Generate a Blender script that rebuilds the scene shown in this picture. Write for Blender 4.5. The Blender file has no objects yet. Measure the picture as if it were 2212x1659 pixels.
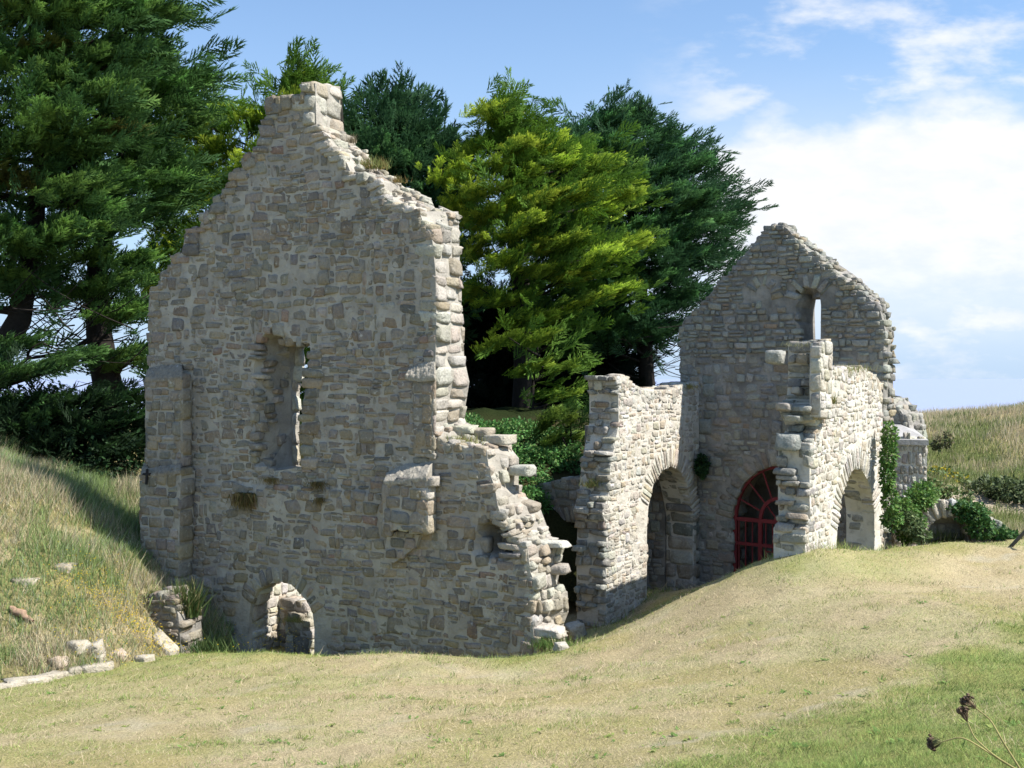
import bpy, math, random
import numpy as np
from mathutils import Vector
from mathutils.geometry import delaunay_2d_cdt

R = math.radians
RNG = np.random.default_rng(7)
SC = bpy.context.scene
COL = SC.collection
CAMZ, FPX, CX, HY = 5.1, 2212.0, 1106.0, 815.0     # picture units: 2212 x 1659, horizon row 815
SUN_AZ, SUN_EL = R(-17.5), R(49)

# ------------------------------------------------------------------ helpers
def hash2(ix, iy, seed):
    h = (ix.astype(np.int64) * 374761393 + iy.astype(np.int64) * 668265263 + seed * 1442695041) & 0xFFFFFFFF
    h = ((h ^ (h >> 13)) * 1274126177) & 0xFFFFFFFF
    h = h ^ (h >> 16)
    return (h & 0xFFFFFF) / float(0xFFFFFF)

def vnoise(x, y, seed=0):
    x = np.asarray(x, float); y = np.asarray(y, float)
    ix = np.floor(x); iy = np.floor(y)
    fx = x - ix; fy = y - iy
    fx = fx * fx * (3 - 2 * fx); fy = fy * fy * (3 - 2 * fy)
    a = hash2(ix, iy, seed); b = hash2(ix + 1, iy, seed)
    c = hash2(ix, iy + 1, seed); d = hash2(ix + 1, iy + 1, seed)
    return (a * (1 - fx) + b * fx) * (1 - fy) + (c * (1 - fx) + d * fx) * fy

def fbm(x, y, seed=0, oct=4):
    s = 0; a = .5; t = 0
    for k in range(oct):
        s = s + a * vnoise(x * 2 ** k, y * 2 ** k, seed + k * 17); t += a; a *= .5
    return s / t

def sstep(a, b, x):
    t = np.clip((x - a) / (b - a), 0, 1)
    return t * t * (3 - 2 * t)

def P(px, py, Y):
    """a point Y metres ahead of the viewpoint, given where it is seen"""
    return np.array([(px - CX) / FPX * Y, Y, CAMZ - (py - HY) / FPX * Y])

def in_poly(x, y, poly):
    x = np.asarray(x, float); y = np.asarray(y, float)
    r = np.zeros(x.shape, bool)
    n = len(poly)
    for i in range(n):
        x0, y0 = poly[i]; x1, y1 = poly[(i + 1) % n]
        if y0 == y1: continue
        c = ((y0 > y) != (y1 > y)) & (x < (x1 - x0) * (y - y0) / (y1 - y0) + x0)
        r ^= c
    return r

def dist_path(x, y, path, closed=False):
    x = np.asarray(x, float); y = np.asarray(y, float)
    d = np.full(x.shape, 1e9)
    n = len(path)
    for i in range(n if closed else n - 1):
        x0, y0 = path[i]; x1, y1 = path[(i + 1) % n]
        dx, dy = x1 - x0, y1 - y0
        t = np.clip(((x - x0) * dx + (y - y0) * dy) / (dx * dx + dy * dy + 1e-12), 0, 1)
        d = np.minimum(d, np.hypot(x - x0 - t * dx, y - y0 - t * dy))
    return d

def mesh_obj(name, V, F, mats, midx=None, smooth=True, col=None, parent=None):
    """F: list of (n,k) arrays of faces"""
    me = bpy.data.meshes.new(name)
    V = np.asarray(V, np.float32)
    F = [np.asarray(f, np.int32) for f in F if len(f)]
    nl = sum(f.size for f in F); nf = sum(len(f) for f in F)
    me.vertices.add(len(V)); me.vertices.foreach_set('co', V.ravel())
    me.loops.add(nl); me.loops.foreach_set('vertex_index', np.concatenate([f.ravel() for f in F]))
    tot = np.concatenate([np.full(len(f), f.shape[1], np.int32) for f in F])
    st = np.concatenate([[0], np.cumsum(tot)[:-1]]).astype(np.int32)
    me.polygons.add(nf); me.polygons.foreach_set('loop_start', st)
    me.polygons.foreach_set('loop_total', tot)
    for m in (mats if isinstance(mats, (list, tuple)) else [mats]): me.materials.append(m)
    if midx is not None: me.polygons.foreach_set('material_index', np.asarray(midx, np.int32))
    me.update(calc_edges=True)
    me.polygons.foreach_set('use_smooth', np.full(nf, bool(smooth)))
    if col is not None:
        a = me.color_attributes.new('Col', 'FLOAT_COLOR', 'POINT')
        c = np.ones((len(V), 4), np.float32); c[:, :3] = col
        a.data.foreach_set('color', c.ravel())
    me.update()
    o = bpy.data.objects.new(name, me); COL.objects.link(o)
    if parent is not None: o.parent = parent
    return o

def tag(o, label=None, cat=None, group=None, kind=None):
    if label: o['label'] = label
    if cat: o['category'] = cat
    if group: o['group'] = group
    if kind: o['kind'] = kind
    return o

def thing(name, label, cat, group=None, loc=(0, 0, 0)):
    o = bpy.data.objects.new(name, None); COL.objects.link(o)
    o.empty_display_size = .3
    o.location = [float(v) for v in loc]
    return tag(o, label, cat, group)

def adopt(root, o):
    """world-space mesh under an Empty that stands at its base"""
    o.parent = root
    o.location = -Vector(root.location)
    return o

# ------------------------------------------------------------------ materials
class NT:
    def __init__(s, tree): s.t = tree
    def n(s, typ, **kw):
        nd = s.t.nodes.new(typ)
        for k, v in kw.items():
            if k.startswith('i_'): nd.inputs[k[2:].replace('_', ' ')].default_value = v
            else: setattr(nd, k, v)
        return nd
    def l(s, a, b): s.t.links.new(a, b)
    def math(s, op, a, b=None, c=None, clamp=False):
        nd = s.t.nodes.new('ShaderNodeMath'); nd.operation = op; nd.use_clamp = clamp
        for i, v in enumerate((a, b, c)):
            if v is None: continue
            if isinstance(v, (int, float)): nd.inputs[i].default_value = v
            else: s.l(v, nd.inputs[i])
        return nd.outputs[0]
    def smooth(s, x, a, b):
        nd = s.t.nodes.new('ShaderNodeMapRange'); nd.interpolation_type = 'SMOOTHSTEP'
        s.l(x, nd.inputs[0]); nd.inputs[1].default_value = a; nd.inputs[2].default_value = b
        return nd.outputs[0]
    def mix(s, f, a, b, mode='MIX'):
        nd = s.t.nodes.new('ShaderNodeMix'); nd.data_type = 'RGBA'; nd.blend_type = mode
        for sock, v in ((nd.inputs[0], f), (nd.inputs[6], a), (nd.inputs[7], b)):
            if isinstance(v, (int, float)): sock.default_value = v
            elif isinstance(v, tuple): sock.default_value = v if len(v) == 4 else (*v, 1)
            else: s.l(v, sock)
        return nd.outputs[2]
    def noise(s, vec, scale, detail=4, rough=.55):
        nd = s.t.nodes.new('ShaderNodeTexNoise'); nd.inputs['Scale'].default_value = scale
        nd.inputs['Detail'].default_value = detail; nd.inputs['Roughness'].default_value = rough
        if vec is not None: s.l(vec, nd.inputs['Vector'])
        return nd.outputs[0]

def new_mat(name):
    m = bpy.data.materials.new(name); m.use_nodes = True
    t = m.node_tree; t.nodes.clear()
    k = NT(t)
    out = k.n('ShaderNodeOutputMaterial'); b = k.n('ShaderNodeBsdfPrincipled')
    k.l(b.outputs[0], out.inputs[0])
    b.inputs['Roughness'].default_value = .9
    b.inputs['Specular IOR Level'].default_value = .25
    return m, k, b

def mat_stone(name, lichen=(.60, .58, .52), lich_amt=.65, dark_amt=.42, bump=.035, smear=.36, smear_col=(.31, .285, .245)):
    m, k, b = new_mat(name)
    at = k.n('ShaderNodeVertexColor', layer_name='Col')
    g = k.n('ShaderNodeNewGeometry').outputs['Position']
    n1 = k.noise(g, 3.5, 6, .62); n2 = k.noise(g, 22, 5, .65); n3 = k.noise(g, 13, 4, .6); n4 = k.noise(g, .55, 4, .6)
    c = k.mix(k.smooth(n2, .3, .75), k.mix(1.0, at.outputs[0], (.72, .72, .74), 'MULTIPLY'), at.outputs[0])
    # pale lichen crusts, dark weather stains, a few orange-brown ones: marks on the stone itself
    spot = k.math('MULTIPLY', k.smooth(n3, .58, .70), k.smooth(n1, .42, .62))
    c = k.mix(k.math('MULTIPLY', spot, lich_amt), c, lichen)
    st = k.math('MULTIPLY', k.smooth(n1, .46, .68), k.smooth(n4, .38, .62))
    c = k.mix(k.math('MULTIPLY', st, dark_amt), c, (.075, .072, .068))
    n5 = k.noise(g, 5.3, 3, .5)
    c = k.mix(k.math('MULTIPLY', k.smooth(n5, .68, .8), .35), c, (.34, .23, .09))
    n6 = k.noise(g, 4.2, 6, .68)
    c = k.mix(k.math('MULTIPLY', k.smooth(n6, .5, .62), smear), c, smear_col)
    k.l(c, b.inputs['Base Color'])
    bm = k.n('ShaderNodeBump', i_Strength=1.0, i_Distance=bump)
    hh = k.math('ADD', k.math('ADD', k.math('MULTIPLY', n2, .55), n3), k.math('MULTIPLY', n6, .9))
    k.l(hh, bm.inputs['Height']); k.l(bm.outputs[0], b.inputs['Normal'])
    return m

def mat_mortar(name, c1, c2, bump=.03):
    m, k, b = new_mat(name)
    g = k.n('ShaderNodeNewGeometry').outputs['Position']
    n1 = k.noise(g, 2.2, 6, .6); n2 = k.noise(g, 30, 4, .65); n3 = k.noise(g, 8, 4, .6)
    c = k.mix(k.smooth(n1, .35, .68), c1, c2)
    c = k.mix(k.math('MULTIPLY', k.smooth(n3, .5, .75), .5), c, tuple(v * .55 for v in c1))
    k.l(c, b.inputs['Base Color'])
    bm = k.n('ShaderNodeBump', i_Strength=1.0, i_Distance=bump)
    k.l(k.math('ADD', k.math('MULTIPLY', n2, .5), n3), bm.inputs['Height']); k.l(bm.outputs[0], b.inputs['Normal'])
    return m

def mat_vcol(name, rough=.85, transl=0.0, spec=.2, noise_amt=.0, nscale=6.0):
    m, k, b = new_mat(name)
    at = k.n('ShaderNodeVertexColor', layer_name='Col')
    c = at.outputs[0]
    if noise_amt:
        g = k.n('ShaderNodeNewGeometry').outputs['Position']
        n = k.noise(g, nscale, 5, .6)
        c = k.mix(k.math('MULTIPLY', k.smooth(n, .3, .7), noise_amt), c, k.mix(1.0, c, (.5, .5, .5), 'MULTIPLY'))
    k.l(c, b.inputs['Base Color'])
    b.inputs['Roughness'].default_value = rough
    b.inputs['Specular IOR Level'].default_value = spec
    if transl:
        tr = k.n('ShaderNodeBsdfTranslucent'); k.l(c, tr.inputs[0])
        mx = k.n('ShaderNodeMixShader'); mx.inputs[0].default_value = transl
        k.l(b.outputs[0], mx.inputs[1]); k.l(tr.outputs[0], mx.inputs[2])
        out = [n for n in k.t.nodes if n.type == 'OUTPUT_MATERIAL'][0]
        k.l(mx.outputs[0], out.inputs[0])
    return m

def mat_ground(name, bump=.05, nscale=40):
    m, k, b = new_mat(name)
    at = k.n('ShaderNodeVertexColor', layer_name='Col')
    g = k.n('ShaderNodeNewGeometry').outputs['Position']
    n1 = k.noise(g, nscale, 6, .7); n2 = k.noise(g, 9, 5, .65)
    c = k.mix(k.smooth(n1, .25, .8), k.mix(1.0, at.outputs[0], (.55, .56, .52), 'MULTIPLY'), k.mix(1.0, at.outputs[0], (1.22, 1.2, 1.12), 'MULTIPLY'))
    c = k.mix(k.math('MULTIPLY', k.smooth(n2, .45, .7), .35), c, k.mix(1.0, c, (.7, .78, .6), 'MULTIPLY'))
    k.l(c, b.inputs['Base Color'])
    bm = k.n('ShaderNodeBump', i_Strength=.8, i_Distance=bump)
    k.l(k.math('ADD', n1, n2), bm.inputs['Height']); k.l(bm.outputs[0], b.inputs['Normal'])
    b.inputs['Roughness'].default_value = 1.0
    b.inputs['Specular IOR Level'].default_value = .05
    return m

M = {}
M['stone'] = mat_stone('granite_rubble')
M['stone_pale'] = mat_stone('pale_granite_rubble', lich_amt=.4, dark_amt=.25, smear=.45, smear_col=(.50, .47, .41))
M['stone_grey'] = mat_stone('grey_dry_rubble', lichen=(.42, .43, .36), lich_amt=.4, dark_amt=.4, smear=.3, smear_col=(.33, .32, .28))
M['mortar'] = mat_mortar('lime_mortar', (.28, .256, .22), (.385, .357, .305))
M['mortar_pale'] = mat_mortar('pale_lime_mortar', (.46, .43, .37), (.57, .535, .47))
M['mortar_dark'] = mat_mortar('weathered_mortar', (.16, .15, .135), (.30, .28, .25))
M['leaf'] = mat_vcol('cypress_foliage', rough=.75, transl=.38, spec=.25)
M['shrub'] = mat_vcol('shrub_leaves', rough=.6, transl=.25, spec=.2)
M['blade'] = mat_vcol('grass_blades', rough=.8, transl=.3, spec=.15)
M['bark'] = mat_vcol('cypress_bark', rough=.95, noise_amt=.7, nscale=14)
M['ground'] = mat_ground('dry_turf')
M['slope'] = mat_ground('dune_turf', bump=.08, nscale=25)

# ------------------------------------------------------------------ masonry
def _template(n=3):
    pts = {}; V = []; Q = []
    def vid(p):
        key = tuple(np.round(p, 5))
        if key not in pts: pts[key] = len(V); V.append(p)
        return pts[key]
    g = np.linspace(-1, 1, n + 1)
    for ax in range(3):
        for s in (-1, 1):
            a1, a2 = (ax + 1) % 3, (ax + 2) % 3
            for i in range(n):
                for j in range(n):
                    q = []
                    for (ii, jj) in ((i, j), (i + 1, j), (i + 1, j + 1), (i, j + 1)):
                        p = np.zeros(3); p[ax] = s; p[a1] = g[ii]; p[a2] = g[jj]; q.append(vid(p))
                    Q.append(q if s > 0 else q[::-1])
    return np.array(V), np.array(Q)
TV, TQ = _template(3)
_tw = np.sign(TV) * np.abs(TV) ** .6      # pull the grid towards the edges: flatter faces, tighter arrises

def stones_mesh(C, H, rot, colr, rng, rough=1.0):
    """many rounded irregular blocks; C centres, H half sizes in wall axes (u,d,z), rot in the u-z plane"""
    n = len(C)
    k = rng.uniform(5, 18, n)[:, None, None]
    T = _tw[None]
    nrm = (np.abs(T) ** k).sum(2, keepdims=True) ** (1 / k)
    L = T / nrm * .99
    # corner-wise trilinear skew makes each block its own shape
    off = rng.uniform(-1, 1, (n, 8, 3)) * np.array([.22, .10, .24]) * rough
    w = []
    for c in range(8):
        s = np.array([1 if c & 1 else -1, 1 if c & 2 else -1, 1 if c & 4 else -1])
        w.append(((1 + TV * s) / 2).prod(1))
    w = np.array(w)                                   # 8 x nv
    L = L + np.einsum('cv,nck->nvk', w, off)
    L = L + rng.normal(0, .034, L.shape) * rough
    L = L * H[:, None, :]
    L[:, :, 1] += rng.normal(0, .006, L.shape[:2])
    ca, sa = np.cos(rot)[:, None], np.sin(rot)[:, None]
    x = L[:, :, 0] * ca - L[:, :, 2] * sa
    z = L[:, :, 0] * sa + L[:, :, 2] * ca
    W = np.stack([x, L[:, :, 1], z], 2) + C[:, None, :]
    F = (TQ[None] + (np.arange(n) * len(TV))[:, None, None]).reshape(-1, 4)
    c = np.repeat(colr, len(TV), 0)
    return W.reshape(-1, 3), F, c

PAL = {
    'front': ([(.29, .25, .193), (.26, .226, .176), (.32, .284, .228), (.235, .212, .176), (.315, .255, .172), (.27, .215, .15), (.36, .33, .275), (.30, .215, .16), (.185, .174, .158)],
              [.22, .18, .15, .13, .12, .07, .06, .02, .05]),
    'lit': ([(.38, .345, .28), (.43, .40, .33), (.34, .29, .22), (.40, .33, .24), (.46, .43, .37)], [.3, .25, .15, .12, .18]),  # paler stone on sunward edges: broken core, plus sunlight put into the colour
    'pale': ([(.46, .42, .34), (.50, .47, .40), (.42, .37, .29), (.47, .40, .30), (.53, .51, .46), (.40, .36, .31)],
             [.25, .25, .15, .12, .15, .08]),
    'grey': ([(.30, .29, .25), (.26, .255, .225), (.34, .32, .265), (.30, .26, .20), (.37, .36, .31), (.22, .22, .20), (.33, .26, .18)],
             [.24, .2, .18, .13, .12, .09, .04]),
}

class Wall:
    def __init__(s, O, phi, T, face='u', seed=1):
        """face 'u': the wall runs across (along u), its thickness goes away from us; 'v': it runs away, thickness to the left"""
        u = np.array([math.cos(phi), -math.sin(phi)]); v = np.array([math.sin(phi), math.cos(phi)])
        s.O = np.array(O, float)
        s.u, s.t = (u, v) if face == 'u' else (v, -u)
        s.T = T; s.rng = np.random.default_rng(seed)
        s.C, s.H, s.R, s.K = [], [], [], []
        s.rear = None; s.holes = []; s.holesB = {}; s.excl = []; s.depth = None
        s.coreV, s.coreF = [], []
    def uz(s, px, py, d=0.0):
        a = (px - CX) / FPX; b = -(py - HY) / FPX
        o = s.O + s.t * d
        Y = (s.t @ o) / (a * s.t[0] + s.t[1])
        return (np.array([a * Y, Y]) - o) @ s.u, CAMZ + b * Y
    def path(s, pts, d=0.0): return np.array([s.uz(x, y, d) for x, y in pts])
    def world(s, A):
        A = np.asarray(A)
        xy = s.O + A[:, 0:1] * s.u + A[:, 1:2] * s.t
        return np.column_stack([xy, A[:, 2]])
    def pick(s, pal, n):
        cols, w = PAL[pal]
        w = np.array(w) / sum(w)
        c = np.array(cols)[s.rng.choice(len(cols), n, p=w)]
        return c * s.rng.uniform(.82, 1.18, (n, 1)) * s.rng.uniform(.96, 1.04, (n, 3))
    def outline(s, pts, back=None):
        """pts in picture units; back: {index: picture point} where the rear edge differs"""
        s.F = s.path(pts)
        s.B = s.F.copy()
        for i, p in (back or {}).items(): s.B[i] = s.uz(*p, s.T)
    def d_at(s, u, z):
        u = np.asarray(u, float)
        return np.zeros(u.shape) if s.depth is None else s.depth(u, np.asarray(z, float))
    def core(s, step=.22, inset=.012, zmin=None):
        F, B = s.F, s.B
        pts = [tuple(p) for p in F]; edges = [(i, (i + 1) % len(F)) for i in range(len(F))]
        isb = list(range(len(F)))
        hb = []; rearpt = {}
        for hi_, h in enumerate(s.holes):
            b0 = len(pts); pts += [tuple(p) for p in h]
            for q_, pb in enumerate(s.holesB.get(hi_, [])): rearpt[b0 + q_] = pb
            edges += [(b0 + i, b0 + (i + 1) % len(h)) for i in range(len(h))]
            hb.append((b0, len(h)))
        u0, z0 = F.min(0); u1, z1 = F.max(0)
        gu, gz = np.meshgrid(np.arange(u0, u1, step), np.arange(z0, z1, step))
        gu = gu.ravel() + s.rng.uniform(-.05, .05, gu.size); gz = gz.ravel() + s.rng.uniform(-.05, .05, gz.size)
        ok = in_poly(gu, gz, F) & (dist_path(gu, gz, F, True) > step * .4)
        for h in s.holes: ok &= ~in_poly(gu, gz, h) & (dist_path(gu, gz, h, True) > step * .4)
        pts += list(zip(gu[ok], gz[ok]))
        r = delaunay_2d_cdt([Vector(p) for p in pts], edges, [], 0, 1e-5)
        v2 = np.array([(p.x, p.y) for p in r[0]]); tri = np.array([f for f in r[2]], int)
        org = r[3]
        c = v2[tri].mean(1)
        ok = in_poly(c[:, 0], c[:, 1], F)
        for h in s.holes: ok &= ~in_poly(c[:, 0], c[:, 1], h)
        tri = tri[ok]
        nv = len(v2)
        vb = v2.copy(); m = {}
        for i, o in enumerate(org):
            for j in o:
                m[j] = i
                if j < len(F): vb[i] = B[j]
                elif j in rearpt: vb[i] = rearpt[j]
        df = s.d_at(v2[:, 0], v2[:, 1]) + inset
        df = np.minimum(df, s.T * .98) + s.rng.uniform(-.006, .006, nv)
        front = np.column_stack([v2[:, 0], df, v2[:, 1]])
        rear = np.column_stack([vb[:, 0], np.maximum(np.full(nv, s.T) - (0 if s.rear is None else s.rear(vb[:, 0], vb[:, 1])), df + .08), vb[:, 1]])
        V = np.vstack([front, rear])
        Q = []
        loops = [(list(range(len(F))))] + [list(range(b0, b0 + n)) for b0, n in hb]
        for lp in loops:
            for i in range(len(lp)):
                a, b = m[lp[i]], m[lp[(i + 1) % len(lp)]]
                Q.append((a, b, b + nv, a + nv))
        s.coreV = V; s.coreF = [np.vstack([tri, tri[:, ::-1] + nv]), np.array(Q)]
    def _add(s, C, H, rot, col):
        if len(C): s.C.append(np.asarray(C, float)); s.H.append(np.asarray(H, float)); s.R.append(np.asarray(rot, float)); s.K.append(np.asarray(col, float))
    def face(s, pal, h=(.13, .3), w=(.16, .5), gap=.012, prot=(.006, .03), warp=.05, bulk=.10, split=.2, slope=0.0, zone=None, rear=False):
        rng = s.rng
        u0, z0 = s.F.min(0) - .3; u1, z1 = s.F.max(0) + .3
        cells = []
        z = z0
        while z < z1:
            hh = rng.uniform(*h) * rng.choice([1, 1, .8, 1.15])
            u = u0 + rng.uniform(-.3, 0)
            while u < u1:
                ww = rng.uniform(*w) if rng.random() > .2 else rng.uniform(w[0] * .7, w[0] * 1.3)
                if hh > h[0] * 1.3 and rng.random() < split:
                    f = rng.uniform(.35, .65)
                    cells += [(u, u + ww, z, z + hh * f), (u, u + ww, z + hh * f, z + hh)]
                else:
                    e = rng.uniform(-.2, .2, 2) * hh * .5
                    cells.append((u, u + ww, z + e[0], z + hh + e[1]))
                u += ww
            z += hh
        c = np.array(cells)
        cu, cz = (c[:, 0] + c[:, 1]) / 2, (c[:, 2] + c[:, 3]) / 2
        hu, hz = (c[:, 1] - c[:, 0]) / 2, (c[:, 3] - c[:, 2]) / 2
        cz = cz + slope * (cu - cu.mean())
        sd = int(rng.integers(1e6))
        wu = (vnoise(cu * .8, cz * 1.3, sd) - .5) * warp * 1.6
        wz = (vnoise(cu * .9, cz * .8, sd + 1) - .5) * warp * 2.2
        cu = cu + wu; cz = cz + wz
        def valid(x, y):
            ok = in_poly(x, y, s.F)
            for hl in s.holes: ok &= ~in_poly(x, y, hl)
            for pth, r in s.excl: ok &= dist_path(x, y, pth) > r
            if zone is not None: ok &= zone(x, y)
            return ok
        keep = valid(cu, cz)
        cu, cz, hu, hz = cu[keep], cz[keep], hu[keep], hz[keep]
        ts = np.linspace(-1, 1, 13)
        G = np.array([valid(cu + t * hu, cz) for t in ts]).T
        lo = np.zeros(len(cu)); hi = np.zeros(len(cu))
        for i in range(len(cu)):
            a = 6
            while a > 0 and G[i, a - 1]: a -= 1
            b = 6
            while b < 12 and G[i, b + 1]: b += 1
            lo[i], hi[i] = ts[a], ts[b]
        ok = (hi - lo) * hu > .05
        cu, cz, hu, hz, lo, hi = [q[ok] for q in (cu, cz, hu, hz, lo, hi)]
        cu, hu = cu + hu * (lo + hi) / 2, hu * (hi - lo) / 2
        n = len(cu)
        g = gap * rng.uniform(.2, 1.9, n)
        H = np.column_stack([np.maximum(hu - g, .03), np.full(n, bulk), np.maximum(hz - g, .03)])
        pr = rng.uniform(*prot, n)
        if s.depth is not None: pr = pr + np.where(s.d_at(cu, cz) > .05, .11, 0)
        if rear: d = s.T - bulk + pr
        else: d = s.d_at(cu, cz) + bulk - pr
        C = np.column_stack([cu, d, cz])
        s._add(C, H, rng.normal(0, .055, n) + slope, s.pick(pal, n))
    def edge(s, i0, i1, pal, step=(.14, .32), split=(.22, .5), prot=.05, align=False, F=None, B=None, inward=1, reach=(.14, .26), d0=0.0, d1=None, lip=.004, rj=.06):
        """blocks across the thickness along outline points i0..i1 (or along F/B), the way a broken wall end shows its courses"""
        rng = s.rng
        if F is None:
            n = len(s.F); idx = [i % n for i in range(i0, i1 + 1)]
            F, B = s.F[idx], s.B[idx]
            if inward == 1:
                pass
        F = np.asarray(F, float); B = F if B is None else np.asarray(B, float)
        d1 = s.T if d1 is None else d1
        Mid = (F + B) / 2
        L = np.concatenate([[0], np.cumsum(np.hypot(*np.diff(Mid, axis=0).T))])
        def pt(A, x): return np.array([np.interp(x, L, A[:, 0]), np.interp(x, L, A[:, 1])])
        t = 0
        C, H, Rr = [], [], []
        while t < L[-1]:
            st = min(rng.uniform(*step), L[-1] - t + .05)
            tm = min(t + st / 2, L[-1])
            tg = pt(Mid, min(tm + .12, L[-1])) - pt(Mid, max(tm - .12, 0)); tg /= np.hypot(*tg) + 1e-9
            nin = np.array([tg[1], -tg[0]]) * inward
            d = d0 - lip
            while d < d1:
                wd = min(rng.uniform(*split), d1 - d)
                if d1 - d - wd < .1: wd = d1 - d
                f = np.clip((d + wd / 2) / s.T, 0, 1)
                p = pt(F, tm) * (1 - f) + pt(B, tm) * f
                r = rng.uniform(*reach)
                pr = rng.uniform(-prot * .8, prot) + .01 if rng.random() > .1 else rng.uniform(0, prot * 2.2)
                if align:
                    hs = (st / 2 - .008, wd / 2 - .008, r); rot = math.atan2(tg[1], tg[0]); cc = p + nin * (r - pr)
                elif abs(tg[1]) > .45:
                    hs = (r, wd / 2 - .008, max(abs(st * tg[1]) / 2 - .008, .05)); rot = rng.normal(0, rj)
                    cc = p + np.array([np.sign(nin[0]) * (r * .85 - pr), 0])
                else:
                    hz = r * .55
                    hs = (max(st * abs(tg[0]) / 2 - .006, .06), wd / 2 - .008, hz); rot = rng.normal(0, rj) + math.atan(tg[1] / (tg[0] + 1e-9)) * .6
                    cc = p + np.array([0, np.sign(nin[1]) * (hz * .7 - pr * .6)])
                C.append((cc[0], d + wd / 2, cc[1])); H.append(hs); Rr.append(rot)
                d += wd
            t += st
        s._add(C, H, Rr, s.pick(pal, len(C)))
    def block(s, px, py, d, hu, hd, hz, pal, rot=0.0):
        u, z = s.uz(px, py, d)
        s._add([(u, d, z)], [(hu, hd, hz)], [rot], s.pick(pal, 1))
    def ring(s, path, pal, r=.34, step=(.14, .22), depth=.3, prot=.01, inward=1, d0=0.0):
        """voussoirs round an arch"""
        s.edge(0, 0, pal, step=step, split=(depth, depth * 1.01), prot=prot, align=True, F=path, inward=inward, reach=(r / 2, r / 2 * 1.08), d0=d0, d1=d0 + depth, lip=.016)
    def build(s, name, mats, parent=None, rough=1.0):
        V = []; Fq = []; Ft = []; col = []; mi = []
        n0 = 0
        if len(s.coreV):
            V.append(s.world(s.coreV)); Ft.append(s.coreF[0]); Fq.append(s.coreF[1]); col.append(np.full((len(s.coreV), 3), .3)); n0 = len(s.coreV)
        nt = sum(len(f) for f in Ft); nq0 = sum(len(f) for f in Fq)
        nst = 0
        if s.C:
            C, H, Rr, K = np.vstack(s.C), np.vstack(s.H), np.concatenate(s.R), np.vstack(s.K)
            W, F, c = stones_mesh(C, H, Rr, K, s.rng, rough)
            V.append(s.world(W)); Fq.append(F + n0); col.append(c); nst = len(F)
        fl = []
        if nt: fl.append(np.vstack(Ft))
        fl.append(np.vstack(Fq))
        mi = np.concatenate([np.zeros(nt + nq0, int), np.ones(nst, int)])
        Vw = np.vstack(V)
        o = mesh_obj(name, Vw, fl, mats, mi, True, np.vstack(col))
        if nt + nq0:
            sm = np.ones(nt + nq0 + nst, bool); sm[:nt + nq0] = False
            o.data.polygons.foreach_set('use_smooth', sm)
        if parent is not None: adopt(parent, o)
        return o

# ------------------------------------------------------------------ tubes
def tube(pts, rad, seg=6):
    pts = np.asarray(pts, float); n = len(pts)
    rad = np.broadcast_to(np.asarray(rad, float), (n,))
    tg = np.gradient(pts, axis=0); tg /= np.linalg.norm(tg, axis=1, keepdims=True) + 1e-9
    ref = np.array([.31, .17, .93]) if abs(tg[:, 2]).mean() < .8 else np.array([1, .1, .05])
    a = np.cross(tg, ref); a /= np.linalg.norm(a, axis=1, keepdims=True) + 1e-9
    b = np.cross(tg, a)
    th = np.arange(seg) / seg * 2 * math.pi
    V = pts[:, None] + rad[:, None, None] * (a[:, None] * np.cos(th)[None, :, None] + b[:, None] * np.sin(th)[None, :, None])
    i = np.arange(n - 1)[:, None] * seg; j = np.arange(seg)[None]; j2 = (j + 1) % seg
    F = np.stack([i + j, i + j2, i + seg + j2, i + seg + j], 2).reshape(-1, 4)
    return V.reshape(-1, 3), F

class Bag:
    def __init__(s): s.V, s.F, s.c, s.n = [], [], [], 0
    def add(s, V, F, c):
        s.V.append(V); s.F.append(np.asarray(F) + s.n); s.n += len(V)
        s.c.append(np.broadcast_to(np.asarray(c, float), (len(V), 3)))
    def build(s, name, mat, parent=None, smooth=True):
        ks = {}
        for f in s.F: ks.setdefault(f.shape[1], []).append(f)
        o = mesh_obj(name, np.vstack(s.V), [np.vstack(v) for v in ks.values()], mat, None, smooth, np.vstack(s.c))
        if parent is not None: adopt(parent, o)
        return o

# ------------------------------------------------------------------ camera, light, sky
cam = bpy.data.cameras.new('camera'); co = bpy.data.objects.new('camera', cam); COL.objects.link(co)
co.location = (0, 0, CAMZ); co.rotation_euler = (R(90), 0, 0)
cam.sensor_width = 36; cam.lens = 36; cam.shift_y = -(829.5 - HY) / FPX
cam.clip_start = .05; cam.clip_end = 20000
SC.camera = co
sd = bpy.data.lights.new('sun', 'SUN'); sd.energy = 5.0; sd.angle = R(.53); sd.color = (1, .955, .88)
so = bpy.data.objects.new('sun', sd); COL.objects.link(so)
sv = Vector((math.cos(SUN_AZ) * math.cos(SUN_EL), math.sin(SUN_AZ) * math.cos(SUN_EL), math.sin(SUN_EL)))
so.rotation_euler = sv.to_track_quat('Z', 'Y').to_euler(); so.location = sv * 60

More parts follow.
